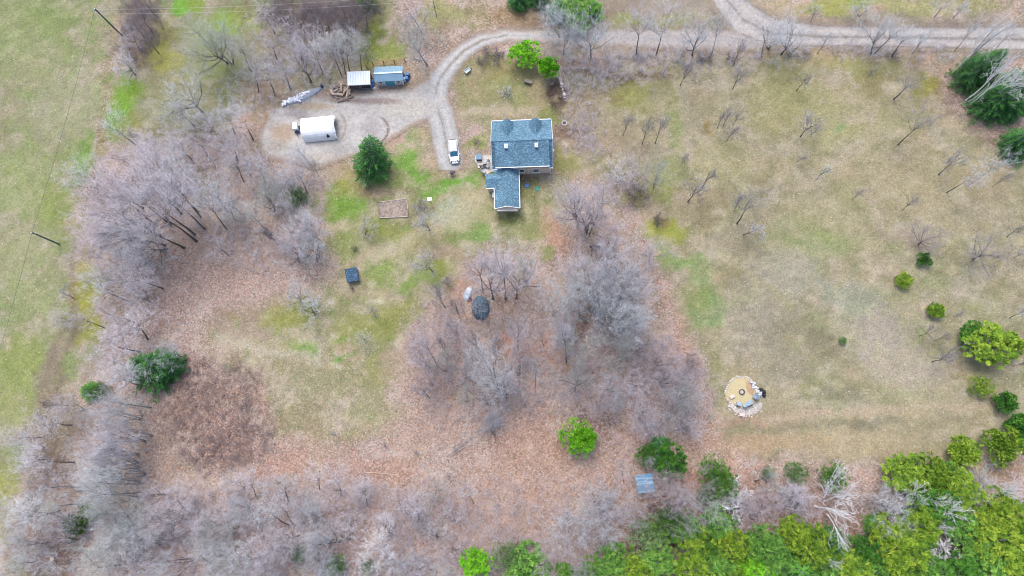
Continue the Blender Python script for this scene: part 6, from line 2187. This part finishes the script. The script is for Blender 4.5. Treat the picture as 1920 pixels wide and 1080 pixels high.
# garden bed with low board edging and wire posts
gb = empty("garden_bed", P(738, 391), 0, "bare fenced garden bed edged with boards, full of dry stalks, below the big conifer", "garden bed")
g0 = P(738, 391)
cs = [P(710, 380) - g0, P(763, 373) - g0, P(765, 394) - g0, P(765, 407) - g0, P(712, 409) - g0]
g = MB(); g.slab([(p[0], p[1], .12) for p in cs], .12); g.build("soil", mat("dry_soil", (.33, .27, .24), var=.55, scale=2.2, bump=.8), gb)
for i in range(5):
    p, q = cs[i], cs[(i + 1) % 5]; g = MB(); ln_ = math.hypot(*(q - p)[:2])
    g.box(((p[0] + q[0]) / 2, (p[1] + q[1]) / 2, .12), (ln_, .07, .26), rz=math.atan2(q[1] - p[1], q[0] - p[0])); g.build("edging_board", mat("pale_board", (.55, .50, .44), var=.15) if "pale_board" not in bpy.data.materials else (bpy.data.materials["pale_board"] if i in (1, 3) else WOODG), gb)
    g = MB(); g.bar((p[0], p[1], 0), (p[0], p[1], 1.0), .04); g.build("post", WOODG, gb)
rs = np.random.RandomState(6); sk = []
for i in range(900):
    u, v = rs.rand(), rs.rand(); b_ = (cs[0] * (1 - u) + cs[1] * u) * (1 - v) + (cs[4] * (1 - u) + cs[3] * u) * v
    d = unit(np.array([rs.randn() * .8, rs.randn() * .8, .8])); sk.append((*(b_ + np.array([0, 0, .1])), *(b_ + d * rs.uniform(.25, .7) + np.array([0, 0, .1])), .014))
v, f = spike_arrays(sk); o = link("dry_stalks", npmesh("dry_stalks", v, [f]), mat("straw_stalks", (.33, .27, .20), var=.3), gb); o["kind"] = "stuff"
# pallet shed
ps = empty("pallet_shed", P(663, 519), .22, "small dark shed roofed with blue-black shingles standing alone on the lawn", "shed")
g = MB(); g.box((0, .1, .55), (1.85, 2.0, 1.1)); g.build("wall", WOODB, ps)
g = MB(); g.slab([(-1.05, -1.15, 1.15), (1.05, -1.15, 1.15), (1.05, 1.2, 1.5), (-1.05, 1.2, 1.5)], .1); g.build("roof", SHINGLE_OLD, ps)
for k in range(5):
    g = MB(); g.box((-.8 + k * .4, -.93, .55), (.3, .05, 1.05)); g.build("board", WOODG, ps)
for s_ in (-1.02, 1.02):
    g = MB(); g.box((s_, .05, .08), (.12, 2.3, .14)); g.build("skid", WOODG, ps)
# tarp-covered heap and crumpled white tarp
tarp("tarp_heap", 901, 578, 2.9, 4.0, 1.5, .08, mat("dark_blue_tarp", (.065, .115, .16), var=.7, scale=3, rough=.55), 5, "rounded heap under a dark blue tarp among the bare trees", "tarp heap", 1.2, 3.2)
tarp("white_tarp", 877, 551, 1.3, 2.6, .5, -.35, mat("silver_tarp", (.34, .39, .45), var=.4, scale=2, rough=.4), 6, "crumpled silver-white tarp left of the dark blue tarp heap", "tarp", .3, 5)
tarp("red_tarp", 880, 562, .9, .8, .3, .4, mat("maroon_cloth", (.12, .03, .05), var=.3), 7, "small maroon cloth lying below the silver-white tarp", "cloth")
rs = np.random.RandomState(31); sk = []
b0 = P(901, 576)
for i in range(60):
    a = rs.rand() * 6.28; p = b0 + np.array([rs.uniform(-1, 1), rs.uniform(-1.5, 1.6), 1.75]); d = np.array([math.cos(a), math.sin(a), rs.uniform(-.1, .2)]); sk.append((*p, *(p + d * rs.uniform(.8, 2.0)), .035))
v, f = spike_arrays(sk); tag(link("fallen_branches", npmesh("fallen_branches", v, [f]), TWIG['b']), "bare fallen branches scattered over the dark blue tarp heap", "branches", kind="stuff")
# pale blue hut with board roof
ht = empty("board_hut", P(1207, 907), .12, "small hut with a pale blue plank roof under the dark pine, lower right", "hut")
g = MB(); g.box((0, .1, .75), (2.2, 2.3, 1.5)); g.build("wall", WOODB, ht)
PB = [mat("pale_blue_boards", (.17, .34, .50), var=.2, scale=3), mat("pale_blue_boards_worn", (.22, .39, .54), var=.25, scale=3), mat("blue_boards_dark", (.11, .25, .40), var=.2, scale=3)]
rs = np.random.RandomState(12)
for k in range(11):
    y = -1.3 + k * .26
    g = MB(); g.box((rs.randn() * .05, y + .12, 1.62 + (y + 1.3) * .06 + rs.rand() * .03), (2.65 + rs.rand() * .15, .235, .04), rz=rs.randn() * .02); g.build("plank", PB[rs.randint(3)], ht)
g = MB(); g.bar((-1.2, -1.55, 1.5), (1.9, -1.35, 1.6), .035); g.build("pole", WOODG, ht)

# ------------------------------------------------------------------ stone fire pit
F0 = P(1393, 741)
pit = empty("fire_pit", F0, 0, "round sandy fire pit area ringed with pale stones on the right meadow", "fire pit")
ring_px = [(1361, 742), (1361, 735), (1364, 728), (1367, 721), (1371, 715), (1376, 711), (1381, 708), (1387, 708), (1392, 709), (1397, 708), (1402, 709), (1407, 713), (1412, 719), (1418, 727), (1422, 735),
           (1420, 742), (1414, 750), (1405, 758), (1395, 761), (1385, 759), (1375, 757), (1367, 752), (1362, 748)]
rp = [P(*q) - F0 for q in ring_px]
g = MB(); n = len(rp); g.add([(0, 0, .05)] + [(p[0], p[1], .045) for p in rp] + [(p[0] * 1.03, p[1] * 1.03, -.05) for p in rp],
                             [(0, 1 + i, 1 + (i + 1) % n) for i in range(n)] + [(1 + i, 1 + n + i, 1 + n + (i + 1) % n, 1 + (i + 1) % n) for i in range(n)])
o = g.build("sand", mat("yellow_sand", (.42, .36, .21), var=.12, scale=3, bump=.3), pit)
if o.data.polygons[0].normal.z < 0: o.data.flip_normals()
g = MB(); g.slab([(P(px_, py_) - F0)[:2].tolist() + [.07] for px_, py_ in ((1400, 712), (1408, 717), (1414, 728), (1412, 742), (1404, 738), (1398, 724))], .05); g.build("bare_earth", mat("orange_earth", (.36, .24, .15), var=.25, scale=3), pit)
g = MB(); g.slab([(P(px_, py_) - F0)[:2].tolist() + [.075] for px_, py_ in ((1365, 750), (1378, 762), (1394, 767), (1412, 761), (1425, 751), (1429, 760), (1424, 770), (1412, 777), (1395, 779), (1380, 774), (1368, 762))], .06)
g.build("gravel_apron", mat("pale_gravel", (.38, .35, .32), var=.6, scale=7), pit)
sp_ = []
rs = np.random.RandomState(14)
for i in range(n):
    p, q = rp[i], rp[(i + 1) % n]
    m = 2 if i < 15 else 1
    for k in range(m):
        t = (k + .5) / m; c = p * (1 - t) + q * t; sp_.append((c[0] * 1.04, c[1] * 1.04))
rocks("r", sp_, .42, PALE, 7, pit)
sp_ = []
for i in range(110):
    t = rs.rand(); px_ = 1366 + 62 * t; py_ = 752 + 22 * math.sin(math.pi * (.1 + .8 * t)) + rs.randn() * 5
    p = P(px_, py_) - F0; sp_.append((p[0], p[1]))
rocks("r", sp_, .34, PALE, 8, pit)
sp_ = []
for i in range(26):
    t = i / 25; px_ = 1408 + 18 * t; py_ = 716 + 28 * t; p = P(px_ + rs.randn() * 1.5, py_ + rs.randn() * 1.5) - F0; sp_.append((p[0], p[1]))
for o in rocks("r", sp_, .42, mat("white_stone", (.50, .51, .54), var=.2, rand=.15), 9, pit): o.location.z = .05 + rs.rand() * .2
fr = empty("fire_ring", P(1390.5, 735), 0, "small round steel fire ring with ash inside, centre of the stone fire pit", "fire ring")
g = MB(); n = 18; vs_ = []
for r, z in ((.36, .05), (.45, .05), (.45, .36), (.38, .36), (.36, .05)):
    for i in range(n): t = 6.283 * i / n; vs_.append((r * math.cos(t), r * math.sin(t), z))
g.add(vs_, [(k * n + i, k * n + (i + 1) % n, (k + 1) * n + (i + 1) % n, (k + 1) * n + i) for k in range(4) for i in range(n)]); g.build("ring", DARKM, fr)
g = MB(); g.lathe((0, 0, .06), [(.37, 0), (.33, .1), (.1, .16)], 12); g.build("ash", mat("ash", (.42, .38, .37), var=.4, scale=10), fr)
CH = mat("blue_grey_chair_paint", (.30, .40, .48), var=.12)
seat("garden_chair", 1383.5, 757, 2.95, CH, "pale blue-grey garden chair at the fire pit, left of the row of three", s=1.05, group="garden chairs round the fire pit")
seat("garden_chair", 1395, 760, 3.2, CH, "blue-grey garden chair at the fire pit, lowest of the row of three", s=1.05, group="garden chairs round the fire pit")
seat("garden_chair", 1400, 757, 3.5, CH, "blue-grey garden chair at the fire pit, middle of the row of three", s=1.0, group="garden chairs round the fire pit")
seat("garden_chair", 1405, 754, 3.8, CH, "blue-grey garden chair at the fire pit, uppermost of the row of three", s=1.05, group="garden chairs round the fire pit")
seat("garden_bench", 1414.5, 744, 4.2, mat("slate_blue_paint", (.20, .27, .36), var=.15), "wider slate-blue bench seat at the fire pit beside the white stones", "bench", 1.35)
for px_, py_, rz, lb in ((1372, 744, .5, "pinkish stone block seat inside the left rim of the fire pit"), (1390.5, 778, -.12, "pinkish-white stone block at the bottom edge of the fire pit gravel")):
    g = MB(); g.box((0, 0, .2), (.85, .55, .4)); o = g.build("stone_block", mat("pinkish_block", (.55, .45, .43), var=.15) if "pinkish_block" not in bpy.data.materials else bpy.data.materials["pinkish_block"], None, tuple(P(px_, py_)), rz, bevel=.04)
    tag(o, lb, "stone block")
for dx, dy, s_, lb in ((-.25, .3, .5, "uppermost"), (.1, -.05, .6, "middle"), (.15, -.55, .45, "lowest")):
    bg_ = empty("rubbish_bag", P(1429, 735) + np.array([dx, dy, 0]), 0, f"black bag against the outside of the fire pit stones, {lb} of the three", "bag", "black bags beside the fire pit")
    g = MB(); g.lathe((0, 0, 0), [(s_ * .6, 0), (s_ * .8, .15), (s_ * .75, .35), (s_ * .3, .5), (.05, .56)], 9); g.build("sack", BLACK, bg_)
    g = MB(); g.lathe((0, 0, .55), [(.05, 0), (.12, .06), (.09, .1)], 7); g.build("tied_neck", BLACK, bg_)

# stump and pale debris at the bottom left
st = empty("tree_stump", P(103, 1047), .3, "pale yellow sawn stump in the dark debris at the bottom left", "stump")
g = MB(); g.lathe((0, 0, 0), [(.42, -.05), (.36, .15), (.34, .75)], 12); g.build("bark", LOGP, st)
g = MB(); g.lathe((0, 0, .75), [(.33, 0), (.32, .03)], 12); g.build("cut_face", CUT, st)
for px_, py_, L, az, r, lb in ((102, 1038, 1.0, .1, .08, "short whitish pole lying across above the pale stump"), (104, 1062, 1.6, -1.3, .07, "whitish fallen branch running down from the pale stump"), (112, 1066, 1.0, -.6, .06, "short whitish fallen branch right of the longer one below the stump"),
                               (1115, 765, 2.2, -.35, .16, "dark rotting fallen log on the leaf litter above the round green bush"), (1110, 955, 1.5, .2, .07, "thin fallen branch among the grey trees near the bottom"),
                               (715, 888, 5.2, -.05, .06, "long thin fallen branch lying on orange leaves low in the middle")):
    e = empty("fallen_branch", P(px_, py_, r), az, lb, "branch")
    g = MB(); g.bar((-L / 2, 0, 0), (0, .06, .03), r, r * .8, 7); g.bar((0, .06, .03), (L / 2, -.05, 0), r * .8, r * .4, 7); g.build("stem", LOGB if r > .1 else CUT, e)
    g = MB(); g.bar((0, .05, .03), (L * .25, L * .18, .05), r * .4, r * .2, 5); g.build("side_branch", LOGB if r > .1 else CUT, e)

# leaf-and-stone scatter that nobody could count: pale flecks in the field and leaves on the litter
rs = np.random.RandomState(77)
pl = []
while len(pl) < 12000:
    qx, qy = rs.uniform(150, 1500, 4000), rs.uniform(420, 1080, 4000)
    pts3 = np.array([P(a, b) for a, b in zip(qx[:1500], qy[:1500])])
    _, lit, *_r = cover(pts3[:, 0], pts3[:, 1])
    for p, l in zip(pts3, lit):
        if l > .7: pl.append(p)
pl = np.array(pl[:12000]); n = len(pl)
a = rs.rand(n) * 6.28; s = rs.uniform(.07, .17, n)
tiltz = rs.randn(n, 4) * .04 + .09
off = np.stack([np.stack([np.cos(a + k * 1.57) * s * (1 if k % 2 else .6), np.sin(a + k * 1.57) * s * (1 if k % 2 else .6)], -1) for k in range(4)], 1)
V = np.concatenate([pl[:, None, :2] + off, (pl[:, None, 2:3] + tiltz[..., None] + relief(pl[:, 0], pl[:, 1])[:, None, None])], -1).reshape(-1, 3)
F = np.arange(n * 4).reshape(-1, 4)
T = np.repeat(rs.rand(n), 4)
LEAFM = foliage_mat("fallen_leaf", alb(150, 100, 78), alb(214, 160, 130), alb(245, 215, 195))
tag(link("fallen_leaves", npmesh("fallen_leaves", V, [F], {"tint": ('FLOAT', T)}), LEAFM), "pale and orange fallen leaves scattered over the woodland floor", "leaves", kind="stuff")
